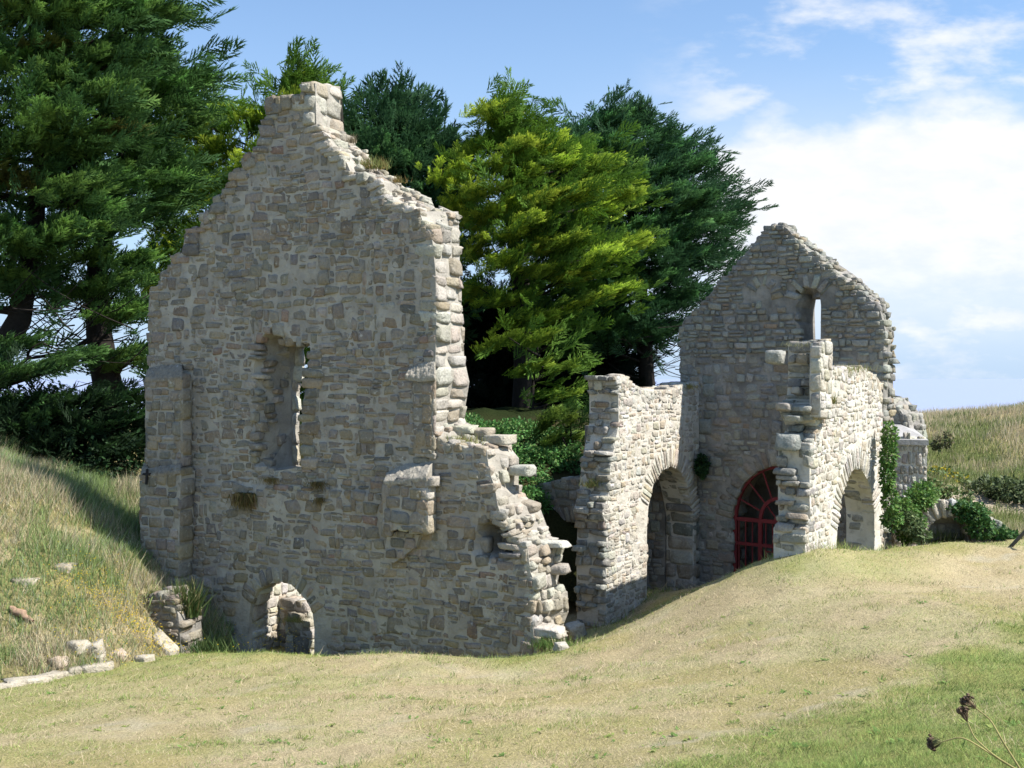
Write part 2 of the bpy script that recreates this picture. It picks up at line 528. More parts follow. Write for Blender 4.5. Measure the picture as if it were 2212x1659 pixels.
w = bpy.data.worlds.new('World'); SC.world = w; w.use_nodes = True
t = w.node_tree; t.nodes.clear(); k = NT(t)
wo = k.n('ShaderNodeOutputWorld'); bg = k.n('ShaderNodeBackground'); k.l(bg.outputs[0], wo.inputs[0])
bg.inputs[1].default_value = .07
sky = k.n('ShaderNodeTexSky', sky_type='NISHITA', sun_disc=False)
sky.sun_elevation = SUN_EL; sky.sun_rotation = math.atan2(math.cos(SUN_AZ), math.sin(SUN_AZ))
sky.air_density = 1.0; sky.dust_density = .4; sky.ozone_density = 2.2
vec = k.n('ShaderNodeTexCoord').outputs['Generated']
sp = k.n('ShaderNodeSeparateXYZ'); k.l(vec, sp.inputs[0])
yy = k.math('MAXIMUM', sp.outputs[1], .05)
A = k.math('DIVIDE', sp.outputs[0], yy)           # across, as a slope from straight ahead
E = k.math('DIVIDE', sp.outputs[2], yy)           # up
def cvec(sx, sy, ox=0):
    c = k.n('ShaderNodeCombineXYZ'); k.l(k.math('MULTIPLY', A, sx), c.inputs[0]); k.l(k.math('MULTIPLY', E, sy), c.inputs[1]); c.inputs[2].default_value = ox
    return c.outputs[0]
nb = k.noise(cvec(5, 9), 1.6, 6, .55)
nw = k.noise(cvec(3.2, 7.5, 3.1), 2.1, 7, .58)
nf = k.noise(cvec(9, 22, 8.3), 2.0, 6, .6)
# great white bank: top edge climbs from left to right
top = k.math('ADD', k.math('MULTIPLY', k.smooth(A, .16, .27), .075), .205)
edge = k.math('ADD', k.math('SUBTRACT', top, E), k.math('MULTIPLY', k.math('SUBTRACT', nb, .5), .13))
bank = k.math('MULTIPLY', k.smooth(edge, -.008, .045), k.smooth(k.math('ADD', A, k.math('MULTIPLY', k.math('SUBTRACT', nb, .5), .2)), .10, .24))
bank = k.math('MULTIPLY', bank, k.smooth(k.math('ADD', E, k.math('MULTIPLY', k.math('SUBTRACT', nf, .5), .05)), .0, .15))
# loose puffs above it
puff = k.math('MULTIPLY', k.smooth(nw, .45, .68), k.math('MULTIPLY', k.smooth(A, .10, .24), k.math('SUBTRACT', 1.0, k.smooth(E, .33, .47))))
puff = k.math('MULTIPLY', puff, .85)
veil = k.math('MULTIPLY', k.smooth(A, .0, .25), k.math('SUBTRACT', 1.0, k.smooth(E, .12, .34)))
veil = k.math('MULTIPLY', veil, k.math('MULTIPLY', k.smooth(E, .0, .08), .5))
cl = k.math('MAXIMUM', k.math('MAXIMUM', bank, puff), veil, clamp=True)
hz = k.math('SUBTRACT', 1.0, k.smooth(E, .0, .42))
skc = k.mix(k.math('ADD', k.math('MULTIPLY', hz, .74), .17), k.mix(1.0, sky.outputs[0], (1.27, 1.48, 1.62), 'MULTIPLY'), (4.2, 5.6, 7.6))
cc = k.mix(k.smooth(nf, .3, .75), (7.2, 7.5, 8.0), (8.3, 8.3, 8.3))
k.l(k.mix(cl, skc, cc), bg.inputs[0])
SC.view_settings.view_transform = 'Standard'; SC.view_settings.look = 'None'
SC.view_settings.exposure = 0.9; SC.view_settings.gamma = 1
SC.render.engine = 'CYCLES'
try:
    SC.cycles.use_denoising = True
    SC.cycles.max_bounces = 6; SC.cycles.transparent_max_bounces = 4
except Exception: pass

# ------------------------------------------------------------------ terrain
class TPS:
    def __init__(s, pts, lam=.02):
        p = np.array(pts, float); s.p = p[:, :2]; n = len(p)
        K = s.k(s.p, s.p) + lam * np.eye(n)
        Pm = np.column_stack([np.ones(n), s.p])
        A = np.zeros((n + 3, n + 3)); A[:n, :n] = K; A[:n, n:] = Pm; A[n:, :n] = Pm.T
        s.w = np.linalg.solve(A, np.concatenate([p[:, 2], np.zeros(3)]))
    def k(s, a, b):
        r2 = ((a[:, None] - b[None]) ** 2).sum(2)
        return .5 * r2 * np.log(r2 + 1e-9)
    def __call__(s, x, y):
        sh = np.shape(x); q = np.column_stack([np.ravel(x), np.ravel(y)])
        out = np.empty(len(q))
        for i in range(0, len(q), 20000):
            c = q[i:i + 20000]
            out[i:i + 20000] = s.k(c, s.p) @ s.w[:-3] + s.w[-3] + c @ s.w[-2:]
        return out.reshape(sh)

pp = [(0,1659,9.5),(500,1659,9),(1106,1659,8.3),(1600,1659,7.4),(2212,1659,6.0),
      (0,1560,12.3),(600,1540,11.8),(1106,1540,11.2),(1700,1500,10.6),(2212,1420,11),
      (2212,1280,15.5),(1106,1450,15.5),(1106,1416,16.4),(850,1413,17.2),(600,1440,16.5),(600,1411,18.4),(0,1490,15.5),(300,1425,18.3),(440,1411,19.2),
      (1200,1410,17.4),(1260,1366,19.8),(1325,1346,20.7),(1400,1301,21.2),(1500,1276,22.6),(1560,1258,21.2),(1630,1226,19.4),(1700,1202,17.5),
      (1760,1191,17.5),(1830,1188,19),(1910,1189,20.7),(2000,1183,21.6),(2100,1172,22.5),(2212,1152,24),
      (1500,1400,14.5),(1900,1300,14.5),(1350,1400,16),(850,1500,13.2),(1700,1290,15.8),(1900,1240,17),(2100,1230,18)]
ctl = [tuple(P(*q)) for q in pp] + [(0, 0, 3.5), (-7, 3, 2.4), (7, 2, 3.7), (0, 4, 2.75), (5.2, 22.4, .35), (6.3, 21.4, .7), (-5.3, 20.3, -.45), (-3.4, 19.5, -.38), (-1.5, 18.55, -.05), (.5, 17.7, .15),
       (5.6, 25, .2), (0.5, 21.5, -.05), (-4, 23, -.4), (-9, 21, -.2), (-14, 12, .3), (14, 12, 2.2), (16, 22, 1.6), (11, 6, 3.0), (-12, 5, 1.6), (-3, 27, -.3), (9, 27, 1.2), (14, 30, 1.6)]
lawn_t = TPS(ctl, .004)
def lawn_z(x, y):
    x = np.asarray(x, float); y = np.asarray(y, float)
    xc = np.clip(x, -15, 17); yc = np.clip(y, -2, 31)
    d = np.hypot(x - xc, y - yc)
    z = lawn_t(xc, yc) + (fbm(x * .9, y * .9, 5) - .5) * .14 + (fbm(x * 3, y * 3, 9, 3) - .5) * .07
    return z * (1 - sstep(2, 60, d)) + (-1.5) * sstep(2, 60, d) - 10 * sstep(120, 260, d)

md = [(-60,1500,15.3),(0,1484,15.9),(120,1460,16.6),(235,1434,17.4),(330,1412,18.6),(395,1404,19.7),(300,1300,19.7),(345,1290,20.4),(200,1300,18.7),(0,1300,18.0),(100,1400,17.3),
      (0,1150,19.6),(200,1180,20.6),(300,1205,20.9),(302,1150,22.3),(300,1100,23.6),(150,1060,23.0),(0,1015,21.8),(-200,1000,21),(-200,1300,17.4),(-200,1500,15),(100,1075,21.0),(230,1190,20.3)]
mctl = [tuple(P(*q)) for q in md] + [(-12, 27, 3.0), (-8, 27, 2.5), (-16, 22, 4.2), (-6.5, 24, 2.0), (-20, 16, 3.5), (-6.0, 21.6, .8), (-5.4, 22.5, 1.2), (-10, 33, 3.6), (-22, 33, 4.4)]
mound_t = TPS(mctl, .01)
def mound_z(x, y):
    return mound_t(x, y) + (fbm(np.asarray(x) * 1.1, np.asarray(y) * 1.1, 31) - .5) * .35 + (fbm(np.asarray(x) * 5, np.asarray(y) * 5, 37, 3) - .5) * .10

bd = [(960,915,27),(1040,918,27.6),(1140,915,28),(1250,930,27),(1340,930,27),(1080,985,25.4),(1200,1030,24.6),(1130,1075,23.6),(1300,1030,25.2),(1400,960,27)]
bctl = [tuple(P(*q)) for q in bd] + [(-.2, 22.6, .9), (-2.6, 23.4, .9), (.8, 21.9, .2), (-4.5, 26, 2.8), (-2, 33, 4.0), (5, 33, 3.6), (10, 33, 2.2), (7, 29.5, 1.8), (-6, 33, 4.0), (-8, 40, 4), (8, 40, 2.6), (16, 36, 1.6)]
bank_t = TPS(bctl, .01)
def bank_z(x, y):
    return bank_t(x, y) + (fbm(np.asarray(x) * 1.3, np.asarray(y) * 1.3, 41) - .5) * .35

hd = [(1960,920,46),(2010,907,50),(2100,898,54),(2212,897,54),(2360,893,52),(2030,960,36),(2120,990,34),(2212,1000,33),(2350,1000,32),(1980,1050,27.6),(2060,1070,26.6),(2150,1085,26.8),(2212,1105,26.2),(2330,1110,26),(2120,1140,24.4),(2212,1158,23.4),(2020,1172,22.6),(1950,1130,24)]
hctl = [tuple(P(*q)) for q in hd] + [(9, 27.5, 1.0), (24, 22, 1.6), (30, 40, 4.5), (34, 60, 3), (16, 66, 1.5), (24, 66, 2.0), (10, 60, .5), (11, 44, 1.6), (9.5, 36, 1.4)]
hill_t = TPS(hctl, .02)
def hill_z(x, y):
    return hill_t(x, y) + (fbm(np.asarray(x) * .5, np.asarray(y) * .5, 51) - .5) * .7 + (fbm(np.asarray(x) * 2, np.asarray(y) * 2, 57, 3) - .5) * .22

def sheet(name, xs, ys, zf, colf, mat, drop=None):
    X, Y = np.meshgrid(xs, ys)
    Z = zf(X, Y)
    if drop is not None: Z = Z - drop(X, Y)
    c = colf(X, Y, Z)
    ny, nx = X.shape
    i = (np.arange(ny - 1)[:, None] * nx + np.arange(nx - 1)[None]).ravel()
    F = np.column_stack([i, i + 1, i + nx + 1, i + nx])
    o = mesh_obj(name, np.column_stack([X.ravel(), Y.ravel(), Z.ravel()]), [F], mat, None, True, c.reshape(-1, 3))
    return tag(o, kind='structure')

DRY, STRAW, GREEN, LUSH, BARE, OLIVE = [np.array(c) for c in ((.44, .36, .225), (.53, .445, .30), (.205, .275, .095), (.10, .19, .035), (.47, .42, .33), (.36, .32, .13))]
def band_line(x, y):
    """green bank to the right of the worn path"""
    return sstep(-.5, .9, (x - (1.13 * (y - 7.6) + .8)) + (fbm(x * .8, y * .8, 61) - .5) * 2.6)
def lawn_mix(x, y):
    a = fbm(x * .35, y * .35, 71); b = fbm(x * 1.3, y * 1.3, 73); c = fbm(x * 4.5, y * 4.5, 75, 3)
    green = sstep(.50, .66, a * .45 + b * .4 + c * .25 - .04)
    near_wall = sstep(1.6, .2, dist_path(x, y, [(-9, 19.2), (-5.5, 19.3), (-1.2, 17.6), (.2, 16.7)])) * .75
    edge = sstep(1.6, .1, dist_path(x, y, [(1.6, 19.0), (3.0, 19.2), (4.3, 18.6), (5.0, 17.0), (5.9, 17.2), (7.2, 19.9), (10, 21.3), (13, 22.6)])) * .55
    far_l = sstep(-1.0, -6.0, x) * sstep(9, 14, y) * .42
    r = band_line(x, y) * sstep(24, 15, y)
    g = np.clip(green * .38 + near_wall + edge + far_l + r * (.9 + .6 * (b - .5)), 0, 1)
    bare = sstep(.60, .70, fbm(x * .55 + 3, y * .8, 81) * .7 + fbm(x * 2.2, y * 2.2, 83) * .3) * (1 - np.clip(g * 1.5, 0, 1))
    return g, bare, b, c
def lawn_col(X, Y, Z):
    g, bare, b, c = lawn_mix(X, Y)
    b = np.clip((b - .5) * 1.8 + .5, 0, 1)
    col = DRY * (1 - b[..., None]) + STRAW * b[..., None]
    yel = sstep(.52, .7, fbm(X * .6, Y * .6, 91))[..., None] * .6
    col = col * (1 - yel) + OLIVE * yel
    gr = GREEN * (1 - c[..., None]) + OLIVE * c[..., None]
    col = col * (1 - g[..., None]) + gr * g[..., None]
    bare = bare * sstep(.35, .6, fbm(X * 6, Y * 6, 85, 3)) * .75
    return col * (1 - bare[..., None]) + BARE * bare[..., None]

fx = np.concatenate([-np.geomspace(15, 600, 40)[::-1], np.arange(-14.85, 17, .14), np.geomspace(17, 600, 40)])
fy = np.concatenate([-np.geomspace(3, 400, 24)[::-1], np.arange(-2.8, 25, .14), np.geomspace(25.2, 900, 60)])
sheet('ground', fx, fy, lawn_z, lawn_col, M['ground'])

def mound_col(X, Y, Z):
    a = fbm(X * .6, Y * .6, 101); b = fbm(X * 2, Y * 2, 103); c = fbm(X * 5, Y * 5, 105, 3)
    col = np.array([.34, .28, .15]) * (1 - a[..., None]) + np.array([.20, .20, .08]) * a[..., None]
    s = sstep(.52, .68, b * .6 + c * .4)[..., None]
    return col * (1 - s) + np.array([.46, .38, .25]) * s
sheet('mound', np.arange(-24, -4.6, .14), np.arange(13.5, 34, .14), mound_z, mound_col, M['slope'],
      drop=lambda x, y: 1.2 * sstep(-5.9, -5.0, x) * sstep(22.5, 20.8, y) + 1.0 * sstep(-5.6, -4.8, x))
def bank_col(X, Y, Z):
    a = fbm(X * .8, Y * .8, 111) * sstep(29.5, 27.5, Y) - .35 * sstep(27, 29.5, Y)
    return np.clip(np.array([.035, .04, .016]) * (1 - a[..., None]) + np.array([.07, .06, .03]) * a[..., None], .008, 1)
def chamber(x, y):   # keep the bank off the little vaulted room
    return 0 * x
sheet('bank', np.arange(-9, 15, .2), np.arange(22.0, 44, .2), bank_z, bank_col, M['slope'], drop=lambda x, y: 3 * sstep(11, 15, x) + 2 * sstep(3.4, 5.2, x) * sstep(30.5, 28, y) + 4 * sstep(1.9, 2.7, x) * sstep(26.6, 25.2, y))
def hill_col(X, Y, Z):
    a = fbm(X * .16, Y * .22, 121); b = fbm(X * .7, Y * .7, 123)
    v = sstep(.38, .62, a * .6 + b * .4 + .012 * (Y - 38))[..., None]
    col = np.array([.17, .19, .07]) * (1 - v) + np.array([.40, .33, .18]) * v
    p = sstep(.9, .3, dist_path(X, Y, [(11.2, 26.6), (12.6, 26.9), (14.5, 26.2), (17, 25.6)]))[..., None]
    return col * (1 - p) + np.array([.50, .42, .34]) * p
sheet('dune', np.arange(8.2, 40, .3), np.arange(21.5, 70, .3), hill_z, hill_col, M['slope'], drop=lambda x, y: 1.4 * sstep(9.6, 8.4, x))

# sea out to the horizon
sx = np.geomspace(20, 9000, 40); sx = np.concatenate([-sx[::-1], sx]); syy = np.concatenate([-np.geomspace(20, 9000, 30)[::-1], np.geomspace(20, 9000, 50)])
m, k, b = new_mat('sea_water')
g = k.n('ShaderNodeNewGeometry').outputs['Position']
b.inputs['Base Color'].default_value = (.252, .30, .43, 1); b.inputs['Roughness'].default_value = .5; b.inputs['IOR'].default_value = 1.33; b.inputs['Specular IOR Level'].default_value = .04
bm = k.n('ShaderNodeBump', i_Strength=.25, i_Distance=.3); k.l(k.noise(g, .4, 5), bm.inputs['Height']); k.l(bm.outputs[0], b.inputs['Normal'])
sheet('sea', sx, syy, lambda x, y: np.full(x.shape, -9.0), lambda x, y, z: np.zeros(x.shape + (3,)), m)

# ------------------------------------------------------------------ the tall gable in front
PF, PR = R(25), R(36)
FO = (-1.449, 18.75)
def wall_front(seed, d=0.0, T=1.1):
    v = np.array([math.sin(PF), math.cos(PF)])
    return Wall(np.array(FO) + v * d, PF, T, 'u', seed)
W = wall_front(11)
left = [(322,1500),(321,1100),(320,900),(322,626),(346,612),(347,592),(368,574),(368,558),(394,545),(396,524),(400,500),(428,493),(431,466),(455,457),(456,434),
        (479,419),(482,402),(495,392),(497,369),(522,360),(524,338),(548,323),(552,301),(561,287),(562,267),(573,252),(573,218),(617,208),(651,202),(655,183),(677,178)]
rp = [((677,178),(735,187)),((679,267),(736,290)),((703,295),(750,297)),((716,322),(765,312)),((745,350),(792,333)),((760,385),(815,365)),((822,390),(848,386)),
      ((826,432),(875,405)),((850,446),(922,424)),((905,456),(946,458)),((916,491),(990,457)),((931,497),(991,487)),((940,590),(994,600)),((942,690),(998,690)),
      ((940,775),(1003,775)),((937,824),(1014,825)),((935,880),(1005,880)),((936,940),(1003,910)),((948,955),(1030,923)),((985,966),(1070,940)),((1050,972),(1102,966)),
      ((1056,1016),(1121,990)),((1068,1052),(1120,1055)),((1075,1092),(1146,1082)),((1082,1118),(1166,1095)),((1106,1166),(1189,1157)),((1138,1180),(1212,1172)),
      ((1145,1236),(1210,1232)),((1158,1265),(1203,1264)),((1146,1292),(1226,1278)),((1143,1322),(1228,1322)),((1150,1352),(1218,1348)),((1172,1500),(1215,1500))]
n0 = len(left) - 1
W.outline(left[:-1] + [a for a, _ in rp], {n0 + i: b for i, (_, b) in enumerate(rp)})
# doorway and slit window
door_p = [(538,1500),(537,1406),(536,1372),(537,1335),(541,1304),(555,1277),(576,1262),(606,1257),(628,1263),(646,1279),(661,1297),(674,1323),(678,1359),(678,1406),(678,1500)]
slit_p = [(637,1012),(626,1008),(626,930),(627,838),(630,793),(633,762),(638,748),(664,741),(666,757),(662,800),(661,843),(653,853),(648,905),(650,965),(652,990),(658,1008)]
def hole_at(Wl, pts, dfun):
    return np.array([Wl.uz(px, py, dfun(px, py)) for px, py in pts])
# the slit opens at the back of a splayed recess: its left side lies deep in the wall
slit_h = hole_at(W, slit_p, lambda x, y: .78 if x < 640 else 0.0)
W.holes = [W.path(door_p), slit_h]

uL, _ = W.uz(545, 900); uR = slit_h[:, 0].min()
_, zT = W.uz(600, 716); _, zB = W.uz(600, 1016)
ud0, _ = W.uz(538, 1300); ud1, _ = W.uz(560, 1300); _, zd = W.uz(560, 1256); 
nu, nz = W.uz(1066, 1166)
_, zled = W.uz(560, 1050); ulA, _ = W.uz(400, 1050); ulB, _ = W.uz(815, 1050)
def depth_front(u, z):
    tt = np.clip((u - uL) / (uR - uL), 0, 1)
    arch = zT - .35 * (1 - np.clip((u - uL) / .45, 0, 1)) ** 2
    m1 = sstep(arch + .04, arch - .12, z) * sstep(zB - .02, zB + .22, z) * (u < uR + .55)
    d0_ = .05 * sstep(zled - .03, zled + .03, z) * sstep(ulA, ulA + .1, u) * sstep(ulB, ulB - .1, u)
    d1 = np.where(u <= uR + .02, .80 * tt ** 1.1, .80 * np.clip(1 - (u - uR) / .42, 0, 1)) * m1
    # splayed shoulder left of the doorway
    m2 = sstep(zd + .02, zd - .1, z) * sstep(zd - .95, zd - .25, z)
    d2 = .30 * sstep(ud0, ud1 + .12, u) * (u < ud1 + .75) * m2
    # ragged hollow near the broken end
    d3 = .8 * np.exp(-(((u - nu) / .27) ** 4 + ((z - nz) / .28) ** 4))
    # putlog hollow and corbel scar under the broken buttress
    return np.maximum(np.maximum(d1, d3), d0_)
W.depth = depth_front
W.rear = lambda u, z: .60 * sstep(-4.95, -4.8, u) * sstep(-1.0, -1.15, u) * sstep(0, .15, np.maximum(2.5, np.minimum(2.9 + 1.19 * (u + 2.75), 5.6)) - z)
W.core(step=.12)
dr = W.holes[0]
W.excl = [(dr[1:-1], .27)]
W.face('front', h=(.12, .25), w=(.13, .44), gap=.012, prot=(-.009, .015), warp=.2, split=.3)
W.excl = []
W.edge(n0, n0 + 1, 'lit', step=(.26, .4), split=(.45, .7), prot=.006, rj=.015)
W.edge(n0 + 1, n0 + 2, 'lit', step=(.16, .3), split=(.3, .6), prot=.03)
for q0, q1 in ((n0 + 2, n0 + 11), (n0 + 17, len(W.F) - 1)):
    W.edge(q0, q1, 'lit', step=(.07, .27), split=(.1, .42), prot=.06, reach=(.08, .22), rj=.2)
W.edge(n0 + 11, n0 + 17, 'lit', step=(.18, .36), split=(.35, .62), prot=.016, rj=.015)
W.edge(2, n0 - 2, 'front', step=(.13, .28), split=(.25, .5), prot=.022)
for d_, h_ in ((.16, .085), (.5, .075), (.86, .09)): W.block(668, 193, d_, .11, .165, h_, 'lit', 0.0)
W.ring(dr[4:-3], 'front', r=.3, step=(.13, .2), depth=.28, prot=.008, inward=-1, d0=.0)
W.edge(0, 0, 'pale', F=dr[0:6], inward=-1, step=(.15, .3), split=(.25, .45), prot=.02, d0=.1, d1=.5)
W.edge(0, 0, 'pale', F=dr[8:], inward=-1, step=(.15, .3), split=(.25, .45), prot=.02, d0=.1, d1=.5)
W.edge(0, 0, 'pale', F=slit_h[1:7], inward=-1, step=(.25, .45), split=(.5, .6), prot=.004, d0=.84, rj=.01)
W.edge(0, 0, 'front', F=slit_h[8:], inward=-1, step=(.13, .26), split=(.3, .5), prot=.04, d0=.02)
# long protruding bonders on the ragged edge
for px, py, d in ((1128,1016,.75),(1200,1176,.8),(1196,1228,.85),(1190,1282,.9),(1180,1362,.2),(1040,934,.8),(1006,928,.7),(1075,948,.75)):
    W.block(px, py, d, RNG.uniform(.2, .3), RNG.uniform(.14, .2), RNG.uniform(.06, .1), 'pale', RNG.normal(0, .06))
base = W.world(np.array([[0.0, 0.0, -.1]]))[0]; base = np.array([FO[0], FO[1], 0.0])
gable = thing('gable_ruin', 'tall shaded ruined gable with slit window, low arched doorway and broken sunlit right edge', 'ruined wall', None, base)
W.build('wall', [M['mortar'], M['stone']], gable, 1.3)

def slab(seed, d, T, pts, pal, parent, name, set_top=None, mats=('mortar', 'stone'), h=(.16, .3), w=(.2, .42), O=None, phi=None, face='u', prot=(.004, .02), label=None, rough=.8, epal=None):
    """a pier of masonry standing proud of a wall, its top sloping back"""
    if O is None:
        B = wall_front(seed, d, T)
    else:
        B = Wall(np.array(O), phi, T, face, seed)
    B.outline(pts)
    if set_top:
        zt = B.uz(*set_top[0])[1]; zs = B.uz(*set_top[1])[1]
        B.depth = lambda u, z: (T * .92) * np.clip((z - zs) / (zt - zs), 0, 1)
    B.core(step=.1)
    B.face(pal, h=h, w=w, prot=prot, warp=.03, split=.1, bulk=.07)
    n = len(B.F)
    B.edge(0, n - 1, epal or pal, step=(.24, .42), split=(.5, .6), prot=.012, reach=(.1, .18), d1=T * .98)
    o = B.build(name, [M[mats[0]], M[mats[1]]], parent, rough)
    if label: o['label'] = label
    return o
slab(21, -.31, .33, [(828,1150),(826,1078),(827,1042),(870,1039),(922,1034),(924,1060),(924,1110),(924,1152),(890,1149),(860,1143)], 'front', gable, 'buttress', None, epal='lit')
slab(22, -.07, .09, [(896,985),(894,900),(893,830),(893,820),(936,817),(937,850),(935,900),(936,985)], 'front', gable, 'buttress')
slab(23, -.26, .28, [(314,1004),(313,900),(314,821),(350,820),(393,816),(393,900),(393,1004)], 'front', gable, 'buttress')
slab(24, -.40, .42, [(303,1215),(302,1120),(304,1030),(350,1025),(390,1020),(387,1100),(386,1200),(384,1260),(372,1300),(345,1270)], 'front', gable, 'buttress')
def cap(name, pts_f, pts_b, d_f, d_b, T, seed, pal):
    """weathered sloping set-off stones: low edge in front, high edge against the wall"""
    rng = np.random.default_rng(seed); Wl = wall_front(seed, 0)
    n = 26; m_ = 9
    f = np.array([Wl.uz(*p, d_f) for p in pts_f]); b = np.array([Wl.uz(*p, d_b) for p in pts_b])
    tt = np.linspace(0, 1, n); tf = np.linspace(0, 1, len(f)); tb_ = np.linspace(0, 1, len(b))
    rows = []
    for j in range(m_ + 2):
        q = max(0, j - 1) / m_
        uu = np.interp(tt, tf, f[:, 0]) * (1 - q) + np.interp(tt, tb_, b[:, 0]) * q
        zz = np.interp(tt, tf, f[:, 1]) * (1 - q) + np.interp(tt, tb_, b[:, 1]) * q + .03 * math.sin(math.pi * q)
        dd = np.full(n, d_f * (1 - q) + d_b * q)
        if j == 0: zz = zz - T; dd = dd + .02
        else: zz = zz + rng.normal(0, .012, n)
        rows.append(np.column_stack([uu, dd + rng.normal(0, .008, n), zz]))
    # close the ends down to the underside
    V = np.vstack(rows); nr = m_ + 2
    i = (np.arange(nr - 1)[:, None] * n + np.arange(n - 1)[None]).ravel(); Fq = np.column_stack([i, i + 1, i + n + 1, i + n])
    e0 = np.array([[0 + k_ * n for k_ in range(nr)]]); e1 = np.array([[n - 1 + k_ * n for k_ in range(nr)]])[:, ::-1]
    bot = V[[(nr - 1) * n, (nr - 1) * n + n - 1]].copy(); bot[:, 2] = V[[0, n - 1], 2]
    V = np.vstack([V, bot]); L0, L1 = len(V) - 2, len(V) - 1
    e0 = np.column_stack([e0, [[L0]]]); e1 = np.column_stack([[[L1]], e1])
    c = np.repeat(np.array(PAL[pal][0][0])[None] * 1.0, len(V), 0) * rng.uniform(.85, 1.15, (len(V), 1))
    o = mesh_obj(name, Wl.world(V), [Fq, e0, e1], [M['stone']], None, True, c)
    adopt(gable, o)
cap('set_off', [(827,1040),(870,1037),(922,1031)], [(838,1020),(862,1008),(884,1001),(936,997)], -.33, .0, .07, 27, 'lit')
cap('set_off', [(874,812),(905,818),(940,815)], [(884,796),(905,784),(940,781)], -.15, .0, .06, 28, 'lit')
cap('set_off', [(312,818),(350,818),(394,814)], [(320,796),(350,789),(393,788)], -.29, .0, .06, 29, 'front')
cap('set_off', [(303,1026),(350,1021),(391,1016)], [(310,1002),(350,992),(390,990)], -.44, .0, .07, 30, 'front')
# rough corbel left where the hanging buttress broke away
Cb = wall_front(25, -.14, .16)
Cb.outline([(834,1212),(832,1180),(836,1150),(870,1148),(905,1156),(898,1180),(872,1200),(850,1216)])
Cb.core(step=.1); Cb.face('front', h=(.14,.24), w=(.2,.4), warp=.04, bulk=.06); Cb.build('corbel', [M['mortar'], M['stone']], gable)
# small black iron cross on the left buttress
B4 = wall_front(26, -.44, .05)
cu, cz = B4.uz(317, 1030)
bgx = Bag()
for (hu, hz_, dz, du) in ((.022, .16, 0, 0), (.10, .024, .055, 0)):
    c8 = np.array([[sx_ * hu + cu + du + sz_ * .01, sy_ * .015, sz_ * hz_ + cz + dz] for sx_ in (-1, 1) for sy_ in (-1, 1) for sz_ in (-1, 1)])
    if hu > .05: c8[:, 1] -= .004
    bgx.add(B4.world(c8), [(0, 1, 3, 2), (4, 6, 7, 5), (0, 4, 5, 1), (2, 3, 7, 6), (0, 2, 6, 4), (1, 5, 7, 3)], (.015, .015, .017))
M['iron'] = mat_vcol('dark_iron', rough=.6)
bgx.build('iron_cross', M['iron'], gable, False)

# ------------------------------------------------------------------ wall and stub seen through the doorway
uj, _ = W.uz(538, 1380)
jo = W.world(np.array([[uj - .06, .53, 0]]))[0]
I = Wall(jo[:2], PF, .6, 'v', 31)
I.F = np.array([(0, -.8), (0, 2.0), (.9, 2.15), (2.2, 2.1), (3.2, 1.8), (3.3, -.8)]); I.B = I.F.copy()
I.core(); I.face('pale', h=(.14, .24), w=(.2, .4), prot=(.01, .03), warp=.04)
I.edge(0, 4, 'pale', prot=.03)
inner = thing('inner_wall', 'sunlit pale stone wall standing inside the ruin, seen through the low arched doorway', 'ruined wall', None, (jo[0], jo[1], -.4))
I.build('stonework', [M['mortar_pale'], M['stone_pale']], inner)
S = wall_front(32, 1.02, .5)
S.outline([(594,1500),(594,1312),(602,1300),(650,1302),(665,1322),(665,1500)])
S.core(); S.face('front', h=(.2, .42), w=(.3, .6), prot=(.0, .015), warp=.02, bulk=.1); S.edge(0, 5, 'pale', step=(.2, .3), prot=.02)
S2 = wall_front(33, .74, .27)
S2.outline([(618,1500),(617,1350),(622,1342),(664,1347),(667,1360),(667,1500)])
S2.core(); S2.face('front', h=(.3, .5), w=(.3, .6), prot=(.0, .012), warp=.02, bulk=.09); S2.edge(0, 5, 'pale', step=(.2, .3), prot=.02)
stub = thing('threshold_block', 'dark stepped stone block standing in the arched doorway of the tall gable', 'stone block', None, S.world(np.array([[S.F[0, 0], 0, -.4]]))[0])
S.build('upper_block', [M['mortar'], M['stone']], stub); S2.build('step', [M['mortar'], M['stone']], stub)

# ------------------------------------------------------------------ far building: side walls and second gable
AO = np.array([2.09, 20.6]); vr = np.array([math.sin(PR), math.cos(PR)]); ur = np.array([math.cos(PR), -math.sin(PR)])
Aw = Wall(AO, PR, .7, 'v', 41)
a_near = [(1312,1500),(1311,1360),(1310,1212),(1312,1140),(1303,1109),(1316,1066),(1320,1009),(1337,916),(1337,831)]
a_top = [(1332,817),(1354,815),(1367,829),(1387,843),(1410,846),(1432,845),(1455,841),(1476,836),(1513,829)]
a_far = [(1511,953),(1506,1060),(1504,1500)]
Aw.outline(a_near + a_top + a_far)
ah = Aw.path([(1398,1500),(1398,1305),(1398.5,1138),(1402,1094),(1413,1046),(1432,1016),(1450,1007),(1469,1016),(1484,1042),(1494,1090),(1499,1124),(1499,1200),(1498,1286),(1498,1500)])
Aw.holes = [ah]
Aw.core(step=.16)
Aw.excl = [(ah[2:-3], .42)]
Aw.face('pale', h=(.09, .19), w=(.09, .30), gap=.007, prot=(-.010, .004), warp=.09, split=.3)
Aw.excl = []
Aw.edge(1, 9, 'grey', step=(.08, .2), split=(.14, .42), prot=.1, reach=(.1, .22), rj=.1)
Aw.edge(9, 17, 'pale', step=(.12, .26), split=(.2, .4), prot=.03)
Aw.ring(ah[3:-3], 'pale', r=.42, step=(.07, .12), depth=.24, inward=-1)
Aw.edge(0, 0, 'grey', F=ah[3:-4], inward=-1, step=(.12, .2), split=(.2, .4), prot=.015, align=True, d0=.24)
Aw.edge(0, 0, 'grey', F=ah[-5:], inward=-1, step=(.2, .36), split=(.3, .7), prot=.02)
